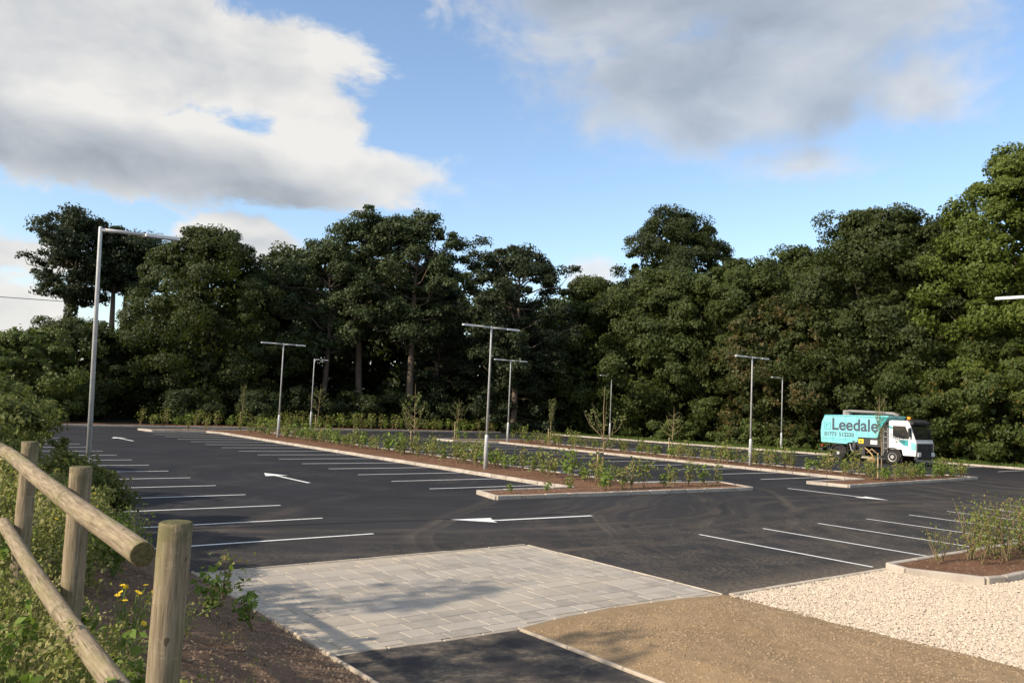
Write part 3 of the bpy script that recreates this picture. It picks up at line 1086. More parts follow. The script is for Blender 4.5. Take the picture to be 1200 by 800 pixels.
bed('planting_bed', [(19.55, -14.85), (20.95, -15.2), (20.95, -19.12), (55.3, -19.12), (56.6, -18.6), (57.0, -15.3), (58.9, -14.9), (58.9, -25.4),
                     (56.6, -25.2), (55.8, -22.72), (21.6, -22.72), (21.0, -26.9), (19.1, -26.3)], 0.085, seed=20)
bed('planting_bed', [(18.55, -31.9), (20.15, -31.5), (20.15, -35.95), (47.3, -35.95), (48.4, -32.9), (50.2, -32.6), (50.2, -42.0), (47.6, -42.0),
                     (46.8, -39.45), (21.0, -39.45), (20.6, -44.6), (19.3, -45.2)], 0.085, seed=60)
bed('planting_bed', [(8.18, -15.48), (7.75, -15.30), (6.62, -15.85), (6.50, -16.3), (6.5, -26.0), (8.2, -26.0)], 0.10, seed=90)
far_kerb = kind(sheet('far_kerb_bed', [(63.4, -52.2), (63.4, -52.45), (6.0, -62.45), (6.0, -62.2)], 0.006, 'joint_sand'), 'structure')
run_stones(far_kerb, [(63.3, -52.3), (6.0, -62.3)], 0.14, 0.13, 'kerb_concrete', 'kerb_stone', cache=KC, seed=120, ch=0.018)
rear_kerb = kind(sheet('rear_kerb_bed', [(63.25, -3.9), (63.45, -3.9), (63.45, -52.2), (63.25, -52.2)], 0.006, 'joint_sand'), 'structure')
run_stones(rear_kerb, [(63.35, -4.0), (63.35, -52.1)], 0.14, 0.13, 'kerb_concrete', 'kerb_stone', cache=KC, seed=121, ch=0.018)
bank_kerb = kind(sheet('bank_kerb_bed', [(13.1, -3.82), (63.0, -3.82), (63.0, -3.62), (13.1, -3.62)], 0.006, 'joint_sand'), 'structure')
run_stones(bank_kerb, [(13.2, -3.74), (63.0, -3.74)], 0.125, 0.11, 'kerb_concrete', 'kerb_stone', cache=KC, seed=122, ch=0.018)

# ------------------------------------------------------------------ timber post and rail fence


def log_mesh(L, r, seed, seg=20, nseg=24, chamf=0.006):
    """a slightly uneven round pole along local x"""
    rg_ = random.Random(seed)
    V, F = [], []
    o1, o2 = rg_.uniform(0, 50), rg_.uniform(0, 50)
    prof = [(0.0, r - chamf), (chamf, r)] + [(L * i / nseg, r) for i in range(1, nseg)] + [(L - chamf, r), (L, r - chamf)]
    for h, rr in prof:
        for k in range(seg):
            a = 2 * math.pi * k / seg
            q = rr * (1 + 0.05 * noise.noise(Vector((h * 1.5 + o1, math.cos(a) * .8, math.sin(a) * .8))) + 0.02 * noise.noise(Vector((h * 9 + o2, math.cos(a) * 2, math.sin(a) * 2))))
            V.append((h, q * math.cos(a) + 0.012 * math.sin(h * 1.1 + o1), q * math.sin(a)))
    nP = len(prof)
    for i in range(nP - 1):
        for k in range(seg):
            kk = (k + 1) % seg
            F.append((i * seg + k, (i + 1) * seg + k, (i + 1) * seg + kk, i * seg + kk))
    F.append(tuple(range(seg)))
    F.append(tuple((nP - 1) * seg + k for k in range(seg - 1, -1, -1)))
    me = bpy.data.meshes.new('log')
    me.from_pydata(V, [], F)
    me.update()
    me.polygons.foreach_set('use_smooth', np.array([len(p.vertices) == 4 for p in me.polygons], dtype=bool))
    return me


fence = thing('timber_fence', 'weathered round timber post and rail fence along the top of the bank', 'fence', (3.32, -1.0, 1.15))
FO = Vector((3.32, -1.0, 1.15))
for i, (px, py, pt, tx, ty) in enumerate([(3.32, -1.00, 2.28, .012, -.02), (5.35, -1.05, 2.312, .01, -.006), (7.31, -1.07, 2.335, .014, 0.0), (9.20, -1.05, 2.37, 0, 0), (11.1, -1.03, 2.39, 0, 0)]):
    me = log_mesh(1.5, 0.060, 31 + i)
    o = link('post', me, 'fence_wood', fence, Vector((px, py, pt - 1.5)) - FO, (0, -math.pi / 2 + ty, tx))


def rail(a, b, r, seed):
    a, b = Vector(a), Vector(b)
    d = b - a
    me = log_mesh(d.length, r, seed)
    o = link('rail', me, 'fence_wood', fence, a - FO, d.to_track_quat('X', 'Z').to_euler())


rail((3.44, -0.915, 2.14), (7.30, -0.960, 2.225), 0.049, 51)
rail((7.315, -0.955, 2.226), (11.2, -0.93, 2.30), 0.049, 52)
rail((3.30, -0.90, 1.585), (7.50, -0.965, 1.70), 0.046, 53)

# ------------------------------------------------------------------ street lamps


def lamp(label, loc, arms, H=5.86, group='slim street lamps of the car park', rotz=0.0, armlen=1.45):
    t = thing('street_lamp', label, 'street lamp', loc, rotz, group)
    MB().lathe([(0.078, -0.15), (0.078, 1.28), (0.072, 1.34), (0.05, 1.40)], 'z', 14).build('base_section', 'galvanised', t, smooth=True)
    MB().lathe([(0.049, 1.38), (0.036, H - 0.35), (0.036, H - 0.02), (0.026, H)], 'z', 12).build('pole', 'galvanised', t, smooth=True)
    MB().box(0.062, 0.086, -0.05, 0.05, 0.45, 0.95, 0.008).build('access_door', 'galvanised', t)
    for s in arms:
        y0, y1 = s * 0.02, s * armlen
        mb = MB()
        a, b = min(y0, y1), max(y0, y1)
        ym = s * armlen * 0.55
        mb.tube([(0, s * .0, H - .06), (0, ym, H - .045)], [.036, .032], 8)
        mb.build('arm', 'galvanised', t, smooth=True)
        a, b = min(ym, y1), max(ym, y1)
        MB().box(-.075, .075, a, b, H - .085, H - .015, 0.02).build('lamp_head', 'lamp_body', t)
    return t


lA = lamp('tall single-arm lamp rising from the left bank behind the leafy bush', (17.58, -3.63, 0.0), (-1,), armlen=1.47)
lA.rotation_euler = (-0.022, 0.017, 0)
lamp('twin-arm lamp in the mulch strip near the far end of the first planting bed', (50.2, -20.9, 0.08), (1, -1))
lamp('twin-arm lamp in the first planting bed near its rounded road end', (27.88, -20.54, 0.08), (1, -1))
lamp('twin-arm lamp at the far end of the second planting bed', (46.8, -36.3, 0.08), (1, -1), H=5.8)
lamp('twin-arm lamp in the second planting bed left of the sweeper lorry', (27.69, -37.91, 0.08), (1, -1), H=5.8)
lamp('single-arm lamp on the grass verge left of the brown-tinged tree', (54.6, -54.0, 0.05), (1,), H=5.7)
lamp('single-arm lamp on the grass verge just left of the sweeper lorry', (39.4, -57.9, 0.05), (1,), H=5.75)
lamp('single-arm lamp at the rear kerb in front of the tall pines', (63.9, -29.3, 0.05), (-1,), H=5.7, armlen=1.2)
lamp('lamp whose arm tip alone reaches into the picture above the gravel side', (7.25, -22.05, 0.08), (1,), H=5.84, rotz=-math.pi / 2 + .08, armlen=1.68)

cb = MB()
pts = []
for i in range(25):
    t = i / 24
    pts.append((104.0 + (75.0 - 104.0) * t, -18.6 + (14.0 - -18.6) * t, 12.0 + (9.6 - 12.0) * t - 0.7 * math.sin(math.pi * t) + .7 * t * (1 - t) * 2))
cb.tube(pts, 0.035, 5)
o = cb.build('overhead_cable', 'cable_black')
tag(o, 'thin dark overhead cable running into the ivy-clad pine', 'cable')

# ------------------------------------------------------------------ sweeper lorry


def simple(name, col, rough=0.5, metal=0.0, spec=0.5, coat=0.0, var=0.06):
    m, g, p = new_mat(name)
    co = obj_co(g)
    f = g.noise(co, 2.5, 5, 0.65)
    dirt = g.smooth(f, 0.44, 0.75, 0, 0.45)
    c = g.mix(dirt, col, tuple(0.6 * c_ + 0.4 * d for c_, d in zip(col, (0.18, 0.15, 0.11))))
    g.put(p.inputs['Base Color'], c)
    p.inputs['Roughness'].default_value = rough
    p.inputs['Metallic'].default_value = metal
    p.inputs['Specular IOR Level'].default_value = spec
    p.inputs['Coat Weight'].default_value = coat
    return m


simple('truck_teal', (0.20, 0.53, 0.56), 0.4, coat=.2)
simple('truck_teal_dark', (0.03, 0.30, 0.30), 0.4)
simple('truck_white', (0.76, 0.74, 0.70), 0.35, coat=.3)
simple('truck_black', (0.022, 0.022, 0.024), 0.6)
simple('truck_glass', (0.012, 0.015, 0.018), 0.08, spec=0.8)
simple('truck_grey', (0.23, 0.22, 0.21), 0.6)
simple('truck_print', (0.045, 0.060, 0.090), 0.6)
simple('truck_orange', (0.95, 0.33, 0.02), 0.3)
simple('truck_yellow', (0.80, 0.58, 0.03), 0.5)
simple('truck_red', (0.55, 0.03, 0.02), 0.4)
simple('tyre_rubber', (0.022, 0.021, 0.020), 0.85, spec=.2)
simple('wheel_rim', (0.42, 0.41, 0.39), 0.5, metal=.3)
simple('truck_brass', (0.34, 0.22, 0.10), 0.55)


def text_mesh(s, size, shear=0.0, bold=0.0):
    cu = bpy.data.curves.new('print', 'FONT')
    cu.body = s
    cu.size = size
    cu.shear = shear
    cu.offset = bold
    cu.extrude = 0.002
    ob = bpy.data.objects.new('print', cu)
    COL.objects.link(ob)
    bpy.context.view_layer.update()
    dg = bpy.context.evaluated_depsgraph_get()
    me = bpy.data.meshes.new_from_object(ob.evaluated_get(dg))
    bpy.data.objects.remove(ob)
    bpy.data.curves.remove(cu)
    return me


def make_truck():
    t = thing('sweeper_lorry', 'turquoise and white road sweeper lorry with dark lettering on its tank', 'lorry', (27.2, -52.95, 0.0), math.pi)
    S = 1.13
    # print faces -y (local), reads along +x
    def pr(parent, s, size, x, z, yoff, mat='truck_print', shear=0.0, bold=0.0, ang=0.0, sx=1.0):
        me = text_mesh(s, size, shear, bold)
        me.materials.clear()
        me.materials.append(MATS[mat])
        o = bpy.data.objects.new('lettering', me)
        COL.objects.link(o)
        o.parent = parent
        o.rotation_euler = (math.pi / 2, -ang, 0)
        o.location = (x, yoff, z)
        o.scale = (sx, 1, 1)
        return o
    # hopper body: side profile with chamfered rear and sloping front, round shouldered
    prof = [(-4.95, 1.15), (-5.0, 1.9), (-4.92, 2.5), (-4.72, 2.92), (-0.28, 3.02), (-0.62, 2.5), (-0.85, 2.1), (-1.0, 1.62), (-2.3, 1.60), (-2.35, 1.28), (-3.0, 1.22), (-3.1, 1.12)]
    n_ = len(prof)
    mb = MB()
    cx = sum(p[0] for p in prof) / n_; cz = 2.1
    lay = [(-S, .985), (-S + .0, 1.0), (S - .0, 1.0), (S, .985)]
    V, F = [], []
    ysec = [(-S, 0.0), (-S + 0.07, 0.06), (S - 0.07, 0.06), (S, 0.0)]
    for yy, grow in ysec:
        for (px, pz) in prof:
            k = 1 if pz > 2.4 else 0
            V.append((px, yy, pz + grow * k))
    for j in range(3):
        for i in range(n_):
            ii = (i + 1) % n_
            F.append((j * n_ + i, (j + 1) * n_ + i, (j + 1) * n_ + ii, j * n_ + ii))
    F.append(tuple(range(n_))); F.append(tuple(3 * n_ + i for i in range(n_ - 1, -1, -1)))
    body = mb.add(V, F).build('tank', 'truck_teal', t)
    # darker front flank with mesh
    MB().prism([(-0.30, 3.0), (-0.82, 3.0), (-1.10, 2.35), (-0.86, 2.12), (-.63, 2.5)], -S - .006, -S + .01).build('front_panel', 'truck_teal_dark', body)
    for zz in (1.32, 1.42):
        MB().box(-4.9, -2.45, -S - .005, -S + .01, zz, zz + .018).build('print_strip', 'truck_teal_dark', body)  # plain strips standing in for two lines of small illegible print
    pr(body, 'Leedale', 1.08, -4.20, 2.02, -S - .006, bold=0.022, sx=.98)
    pr(body, '01773', 0.36, -4.72, 1.60, -S - .006, bold=0.006)
    pr(body, '512220', 0.36, -3.66, 1.60, -S - .006, bold=0.006)
    fr = MB()
    for a in ((-4.72, -4.27, 2.02, 2.05), (-4.72, -4.27, 2.44, 2.47), (-4.72, -4.69, 2.02, 2.47), (-4.30, -4.27, 2.02, 2.47)):
        fr.box(a[0], a[1], -S - .006, -S + .01, a[2], a[3])
    fr.box(-4.60, -4.56, -S - .006, -S + .01, 2.14, 2.36); fr.box(-4.60, -4.44, -S - .006, -S + .01, 2.32, 2.36); fr.box(-4.60, -4.47, -S - .006, -S + .01, 2.23, 2.26)
    fr.build('emblem', 'truck_teal_dark', body)
    for sx_ in (-4.1, -3.2, -2.4, -1.6):
        MB().box(sx_, sx_ + .02, -S - .004, -S + .01, 1.62 if sx_ > -2.5 else 1.2, 2.93).build('panel_seam', 'truck_teal_dark', body)
    MB().box(-4.75, -.45, -S - .012, -S + .01, 2.93, 2.965).build('top_rib', 'truck_teal_dark', body)
    for sx_ in (-4.32, -3.02):
        MB().box(sx_, sx_ + .03, -S + .0, -S + .5, .35, 1.0).build('mud_flap', 'truck_black', t)
    MB().tube([(-2.9, -S + .05, 1.15), (-2.75, -S - .02, .75), (-2.45, -S + .0, .55), (-2.1, -S - .03, .50)], .045, 7).build('hose', 'truck_grey', t, smooth=True)
    # suction beam on the roof
    mb = MB()
    mb.tube([(-3.5, -.55, 2.95), (-3.45, -.55, 3.2), (-3.3, -.55, 3.28), (-1.2, -.55, 3.24), (-.3, -.5, 3.22), (0.05, -.45, 3.1)], .10, 8)
    mb.build('suction_pipe', 'truck_grey', t, smooth=True)
    mb = MB(); mb.box(-3.65, -3.15, -.75, -.35, 2.96, 3.34, .05); mb.build('pipe_mount', 'truck_grey', t)
    for yy in (-.9, .9):
        MB().tube([(-3.3, yy, 3.06), (-3.3, yy, 3.22), (-.6, yy, 3.24), (-.6, yy, 3.08)], .025, 6).build('roof_rail', 'truck_black', t)
    # chassis and machinery
    mb = MB(); mb.box(-4.95, 1.2, -.45, .45, .62, .95); mb.build('chassis', 'truck_black', t)
    mb = MB()
    mb.box(-2.4, -.35, -S + .03, S - .03, 1.05, 1.59, .03)
    mb.box(-2.30, -1.85, -S + .06, S - .06, .45, 1.05, .03)
    mb.box(-.78, -.38, -S + .06, S - .06, .5, 1.05, .03)
    mb.build('engine_box', 'truck_black', t)
    MB().tube([(-2.62, -S + .14, .45), (-2.62, -S + .14, 1.35)], .16, 10).build('water_tank', 'truck_black', t, smooth=True)
    MB().box(-2.28, -1.93, -S + .012, -S + .04, 1.22, 1.50).build('warning_plate', 'truck_yellow', t)
    MB().prism([(-2.19, 1.30), (-2.02, 1.30), (-2.105, 1.44)], -S + .005, -S + .02).build('warning_mark', 'truck_black', t)
    MB().box(-1.45, -1.0, -S + .012, -S + .04, 1.20, 1.46).build('data_plate', 'truck_white', t)
    mb = MB()
    mb.tube([(-1.85, -S + .08, .95), (-1.6, -S - .02, .80), (-1.35, -S + .02, .55), (-1.2, -S - .04, .35)], .05, 7)
    mb.tube([(-1.7, -S + .05, .62), (-1.35, -S - .0, .9), (-1.0, -S + .05, .62)], .04, 7)
    mb.build('broom_linkage', 'truck_brass', t, smooth=True)
    MB().lathe([(.30, 0.06), (.33, .22), (.16, .34), (.08, .42)], 'z', 16, (-1.3, -S - .05, 0)).build('side_brush', 'truck_brass', t)
    mb = MB()
    for zz in (1.0, 1.35, 1.7, 2.05):
        mb.box(-.60, -.32, -S + .02, -S + .05, zz, zz + .04)
    mb.box(-.62, -.58, -S + .02, -S + .05, .6, 2.3); mb.box(-.34, -.30, -S + .02, -S + .05, .6, 2.3)
    mb.build('ladder', 'truck_grey', t)
    MB().box(-.95, -.40, -S + .25, S - .2, 1.6, 2.65, .05).build('intake_stack', 'truck_black', t)
    mb = MB(); mb.box(-5.15, -4.9, -S + .1, S - .1, .55, .75, .02); mb.build('rear_bumper', 'truck_black', t)
    for s in (-1, 1):
        MB().box(-5.0, -4.93, s * .85 - .16, s * .85 + .16, .86, .98).build('tail_light', 'truck_red', t)
    # cab
    cprof = [(-.25, .98), (-.25, 2.72), (-.12, 2.80), (.92, 2.80), (1.06, 2.72), (1.42, 1.72), (1.52, 1.45), (1.52, .62), (.68, .62), (.60, .98)]
    cab = MB().prism(cprof, -S, S).build('cab', 'truck_white', t)
    bv = cab.modifiers.new('bevel', 'BEVEL'); bv.width = 0.05; bv.segments = 3; bv.limit_method = 'ANGLE'
    e = .006
    MB().prism([(.03, 1.80), (.03, 2.46), (.84, 2.46), (1.10, 1.80), (1.04, 1.66), (.62, 1.66)], -S - e, -S + .01).build('side_window', 'truck_glass', cab)
    MB().prism([(.58, 1.62), (1.04, 1.62), (1.02, 1.22), (.72, 1.26), (.40, 1.50)], -S - e, -S + .01).build('door_swoosh', 'truck_teal_dark', cab)
    MB().prism([(-.22, 2.30), (-.22, 2.48), (.02, 2.36), (.02, 2.24)], -S - e, -S + .01).build('roof_stripe', 'truck_teal_dark', cab)
    MB().prism([(1.20, 1.52), (1.50, 1.40), (1.50, 1.0), (1.20, 1.0)], -S - e, -S + .01).build('corner_panel', 'truck_teal', cab)
    MB().box(.22, .34, -S - .012, -S + .01, 1.42, 1.50).build('door_handle', 'truck_black', cab)
    pr(cab, 'Leedale', .34, -.16, 1.78, -S - e - .004, ang=-.42, bold=.004)
    # front
    a, b = (1.06 + .02, 2.66), (1.43 + .02, 1.66)
    MB().prism([a, (a[0] + .012, a[1]), (b[0] + .012, b[1]), b], -S + .08, S - .08).build('windscreen', 'truck_glass', cab)
    MB().box(1.50, 1.535, -S + .12, S - .12, .90, 1.42, .02).build('grille', 'truck_black', cab)
    MB().box(1.36, 1.60, -S + .02, S - .02, .42, .92, .04).build('bumper', 'truck_black', t)
    for s in (-1, 1):
        MB().box(1.50, 1.63, s * .88 - .2, s * .88 + .2, .62, .88, .03).build('headlight', 'truck_white', t)
        MB().box(1.12, 1.24, s * 1.30 - .11, s * 1.30 + .11, 1.80, 2.35, .03).build('mirror', 'truck_black', t)
        MB().tube([(1.14, s * 1.1, 2.4), (1.2, s * 1.30, 2.38)], .02, 6).build('mirror_arm', 'truck_black', t)
    MB().prism([(.95, 2.80), (1.0, 2.90), (1.32, 2.70), (1.28, 2.56), (1.10, 2.62)], -S + .05, S - .05).build('sun_visor', 'truck_black', cab)
    MB().box(.82, 1.02, -S + .1, S - .1, 2.82, 2.88, .01).build('light_bar', 'truck_black', cab)
    MB().lathe([(.11, 0), (.12, .10), (.08, .17)], 'z', 12, (.92, -.85, 2.88)).build('beacon', 'truck_orange', cab)
    # wheel arches and wheels
    for xx in (0.0, -3.7):
        pts_ = []
        arc = [(.60 * math.cos(a_), .5 + .60 * math.sin(a_)) for a_ in [math.pi * i / 10 for i in range(11)]]
        inn = [(.54 * math.cos(a_), .5 + .54 * math.sin(a_)) for a_ in [math.pi * i / 10 for i in range(10, -1, -1)]]
        for s in (-1, 1):
            y0, y1 = sorted((s * (S + .02), s * .62))
            mb = MB()
            q = [(xx + x_, z_) for x_, z_ in arc + inn]
            m_ = len(q); h_ = m_ // 2
            V = [(x_, y0, z_) for x_, z_ in q] + [(x_, y1, z_) for x_, z_ in q]
            F = []
            for i in range(h_ - 1):
                j = m_ - 1 - i
                F.append((i, i + 1, j - 1, j)); F.append((m_ + i, m_ + j, m_ + j - 1, m_ + i + 1))
            for i in range(m_):
                ii = (i + 1) % m_
                F.append((i, m_ + i, m_ + ii, ii))
            mb.add(V, F)
            mb.build('mudguard', 'truck_black', t)
    for xx, wd in ((0.0, .26), (-3.7, .5)):
        for s in (-1, 1):
            w_ = thing('wheel', '', '', (xx, s * (S - wd / 2 - .01), .49))
            del w_['label']; del w_['category']
            w_.parent = t
            w_.rotation_euler = (0, 0, 0 if s < 0 else math.pi)
            h = wd / 2
            MB().lathe([(.27, -h + .02), (.40, -h), (.47, -h + .03), (.49, -h + .07), (.49, h - .07), (.47, h - .03), (.40, h), (.27, h - .02)], 'y', 28).build('tyre', 'tyre_rubber', w_, smooth=True)
            dish = .03 if wd < .3 else .13
            MB().lathe([(.05, -h - .02), (.11, -h - .02), (.13, -h + dish), (.22, -h + dish), (.28, -h + .005), (.28, -h + .04), (.05, -h + .3)], 'y', 24).build('rim', 'wheel_rim', w_, smooth=False)
    return t


make_truck()

# ------------------------------------------------------------------ planting in the beds


def shrub_proto(seed, H, spread, n_leaf, leaf, mat='leaf_shrub', stem='stem_brown', n_stem=4, lowest=.35):
    rng = np.random.default_rng(seed)
    root = thing('young_shrub', '', 'shrub')
    mb = MB()
    P, Nn = [], []
    for s in range(n_stem):
        a = rng.uniform(0, 6.28)
        l = rng.uniform(.2, 1) * spread
        tip = np.array([math.cos(a) * l, math.sin(a) * l, H * rng.uniform(.72, 1.0)])
        mid = tip * np.array([.45, .45, .5]) + rng.normal(size=3) * .03
        st = np.array([rng.normal() * .04, rng.normal() * .04, -.03])
        mb.tube([st, mid, tip], [.011, .008, .003], 4, cap=False)
        k = n_leaf // n_stem
        t = rng.uniform(lowest, 1.05, k)[:, None]
        base = np.where(t < .5, st + (mid - st) * t * 2, mid + (tip - mid) * (t - .5) * 2)
        off = rng.normal(size=(k, 3)) * np.array([.10, .10, .07]) * (H / .75)
        P.append(base + off)
        Nn.append(unit(off) * .6 + rng.normal(size=(k, 3)) * .5 + np.array([0, 0, .6]))
    P, Nn = np.concatenate(P), np.concatenate(Nn)
    P[:, 2] = np.maximum(P[:, 2], .05)
    mb.build('stems', stem, root)
    V = leaf_arrays(P, Nn, leaf, rng, 0.6)
    link('foliage', np_mesh('foliage', V, quads(len(V))), mat, root)
    return root


SHRUBS = [shrub_proto(100 + i, h, sp, nl, lf, m_, n_stem=ns) for i, (h, sp, nl, lf, m_, ns) in enumerate([
    (.80, .24, 120, .105, 'leaf_shrub', 5), (.70, .20, 80, .12, 'leaf_fresh', 3), (.62, .26, 130, .09, 'leaf_shrub', 6),
    (.92, .18, 90, .10, 'leaf_shrub', 4), (.55, .18, 60, .12, 'leaf_fresh', 3), (.75, .30, 150, .085, 'leaf_shrub', 6)])]
SHRUBS += [shrub_proto(140 + i, h, sp, nl, lf, m_, n_stem=ns, lowest=.22) for i, (h, sp, nl, lf, m_, ns) in enumerate([
    (.95, .42, 520, .050, 'leaf_shrub', 10), (1.0, .36, 440, .052, 'leaf_shrub', 9), (.7, .22, 110, .05, 'leaf_shrub', 4)])]
_used = set()


def put_shrub(i, x, y, z, s, rot, label, group):
    src = SHRUBS[i]
    if i not in _used:
        _used.add(i)
        o = src
    else:
        o = copy_tree(src)
    o.location = (x, y, z)
    o.rotation_euler = (0, 0, rot)
    o.scale = (s, s, s)
    o['label'] = label
    o['group'] = group
    return o


rg = random.Random(21)


def plant_rows(x0, x1, rows, step, label, group, z=0.085, gaps=(), smin=.8, smax=1.2, along='x', drop=0.1):
    for r in rows:
        q = x0 + rg.uniform(0, step)
        while q < x1:
            if rg.random() > drop and not any(a < q < b for a, b in gaps):
                xx, yy = (q, r + rg.uniform(-.22, .22)) if along == 'x' else (r + rg.uniform(-.22, .22), q)
                put_shrub(rg.randrange(6), xx, yy, z, rg.uniform(smin, smax), rg.uniform(0, 6.28), label, group)
            q += step * rg.uniform(.75, 1.3)


L1 = 'young leafy shrub in the bark mulch of the first planting strip'
plant_rows(21.6, 55.5, (-21.0, -21.6, -22.2), .85, L1, 'shrubs of the first planting strip', smin=.7, smax=1.5, drop=.2)
plant_rows(-26.2, -19.6, (20.2,), .62, 'young leafy shrub in the road-end bay of the first strip', 'shrubs at the road end of the first strip', along='y', smin=.95, smax=1.4)
plant_rows(-25.0, -16.0, (57.8,), 1.0, 'young leafy shrub at the far end of the first strip', 'shrubs at the far end of the first strip', along='y')
L2 = 'young leafy shrub in the bark mulch of the second planting strip'
plant_rows(21.0, 47.0, (-37.4, -38.1, -38.8), .85, L2, 'shrubs of the second planting strip', smin=.75, smax=1.55, drop=.18)
plant_rows(-44.3, -36.0, (19.5, 20.1), .55, 'young leafy shrub in front of the sweeper lorry', 'shrubs between the road and the sweeper lorry', along='y', smin=.75, smax=1.25, drop=.05)
plant_rows(-41.5, -33.2, (49.3,), .9, 'young leafy shrub at the far end of the second strip', 'shrubs at the far end of the second strip', along='y')
plant_rows(-50.0, -16.5, (64.5, 65.6), .75, 'young leafy shrub behind the rear kerb below the wood', 'shrubs behind the rear kerb', z=.07, along='y', smin=1.2, smax=1.75)
for x, y, s, i in ((7.75, -16.5, .95, 8), (7.3, -17.3, 1.0, 8), (7.65, -17.7, 1.15, 6), (7.25, -18.3, 1.2, 7), (7.75, -18.7, 1.15, 6), (7.2, -19.4, 1.2, 7), (7.6, -19.9, 1.15, 6), (7.2, -20.6, 1.1, 7), (7.85, -16.9, .8, 8)):
    put_shrub(i, x, y, .10, s, rg.uniform(0, 6), 'taller leafy shrub in the kerbed bed beside the pale gravel', 'shrubs in the bed beside the gravel')
for x, y, s, i in ((20.2, -15.9, .6, 4), (20.1, -17.2, .7, 4), (20.3, -18.3, .65, 1)):
    put_shrub(i, x, y, .085, s, rg.uniform(0, 6), 'small sparse shrub in the pointed tip of the first bed', 'sparse shrubs in the tip of the first bed')
put_shrub(1, 9.0, -3.12, bank_z(9.0, -3.12), .72, 1.0, 'fresh green bushy sapling on the bare bank right of the end post', 'saplings on the bank')
put_shrub(3, 10.4, -3.75, bank_z(10.4, -3.75), .85, 2.0, 'thin upright sapling at the paving corner on the bank', 'thin saplings on the bank')
put_shrub(4, 8.9, -3.55, bank_z(8.9, -3.55), .9, 2.7, 'thin upright sapling at the paving corner on the bank', 'thin saplings on the bank')


def young_tree(label, loc, H, form, seed, n_leaf=160, stake=True, leaf=.10, mat='leaf_young'):
    rng = np.random.default_rng(seed)
    t = thing('young_tree', label, 'tree', loc, 0, 'newly planted young trees')
    mb = MB()
    top = np.array([rng.normal() * .06, rng.normal() * .06, H])
    mb.tube([(0, 0, -.05), tuple(top * .4 + rng.normal(size=3) * .02), tuple(top * .75 + rng.normal(size=3) * .03), tuple(top)], [.032, .024, .014, .004], 6)
    P, Nn = [], []
    nb = 13 if form != 'vase' else 7
    for i in range(nb):
        a = i * 2.4 + rng.normal() * .3
        if form == 'vase':
            z0 = H * rng.uniform(.36, .5); L = H * rng.uniform(.14, .30); rise = H * rng.uniform(.22, .42)
        elif form == 'column':
            z0 = H * (.38 + .5 * i / nb); L = H * .07; rise = H * .16
        elif form == 'cone':
            s = i / nb
            z0 = H * (.24 + .6 * s); L = H * (.24 * (1 - s) + .05); rise = L * 1.1
        else:
            s = i / nb
            z0 = H * (.40 + .45 * s); L = H * (.22 * (1 - s) + .07); rise = L * .8
        a0 = top * (z0 / H)
        b0 = a0 + np.array([math.cos(a) * L, math.sin(a) * L, rise])
        m0 = a0 + (b0 - a0) * .5 + np.array([math.cos(a), math.sin(a), -.4]) * L * .15
        mb.tube([a0, m0, b0], [.011, .008, .003], 4, cap=False)
        k = int(n_leaf * 1.6) // nb
        f = rng.uniform(.25, 1.05, k)[:, None]
        P.append(a0 + (b0 - a0) * f + rng.normal(size=(k, 3)) * .055)
        Nn.append(rng.normal(size=(k, 3)) + np.array([0, 0, .5]))
    mb.build('trunk', 'bark_young', t)
    P = np.concatenate(P); Nn = np.concatenate(Nn)
    V = leaf_arrays(P, Nn, leaf, rng, .6)
    link('foliage', np_mesh('foliage', V, quads(len(V))), mat, t)
    if stake:
        MB().tube([(.12, .10, -.1), (.12, .10, 1.15)], .032, 8).build('stake', 'stake_wood', t)
        MB().box(-.05, .17, .02, .15, 1.0, 1.05).build('tie', 'cable_black', t)
    return t


young_tree('conical young tree with a stake midway along the first planting strip', (36.1, -22.1, .08), 3.5, 'cone', 1, 330)
young_tree('vase-shaped young tree with upright branches near the road end of the first strip', (22.6, -22.0, .08), 3.5, 'vase', 2, 130, leaf=.11)
young_tree('sparse spreading young tree at the far end of the second strip', (53.0, -36.2, .08), 3.0, 'spread', 3, 190)
young_tree('slim columnar young tree between the two lamps of the second strip', (43.7, -37.6, .08), 3.2, 'column', 4, 260)
young_tree('almost bare young tree with fine twigs in the second strip', (33.0, -37.7, .08), 3.0, 'spread', 5, 60, leaf=.07)
young_tree('slender young tree rising in front of the lettered tank of the lorry', (20.4, -37.9, .08), 3.9, 'column', 6, 150, leaf=.09)
young_tree('slim young tree above the far shrub row in front of the round tree', (64.6, -23.9, .07), 3.4, 'column', 7, 160)
young_tree('broad young tree beside the lamp in front of the tall pines', (64.2, -30.0, .07), 3.7, 'spread', 8, 300)

# ------------------------------------------------------------------ woodland behind the car park


def rise_z(x, y):
    """ground climbs gently inside the wood"""
    d = (x - 66.0) * 0.55 - (y + 60.0) * 0.83 if y < -30 else (x - 66.0) * .6 - 4
    q = max((x - 72.0) * 0.9, (-(y) - 60.0 - (x - 20) * -0.17) * 0.9 - 9.0)
    t = min(max(q / 30.0, 0.0), 1.0)
    return -0.05 + (7.0 if y < -28 else 2.5) * t * t * (3 - 2 * t) + 0.4 * fbm(x, y, .1, 2) * min(1, t * 5)


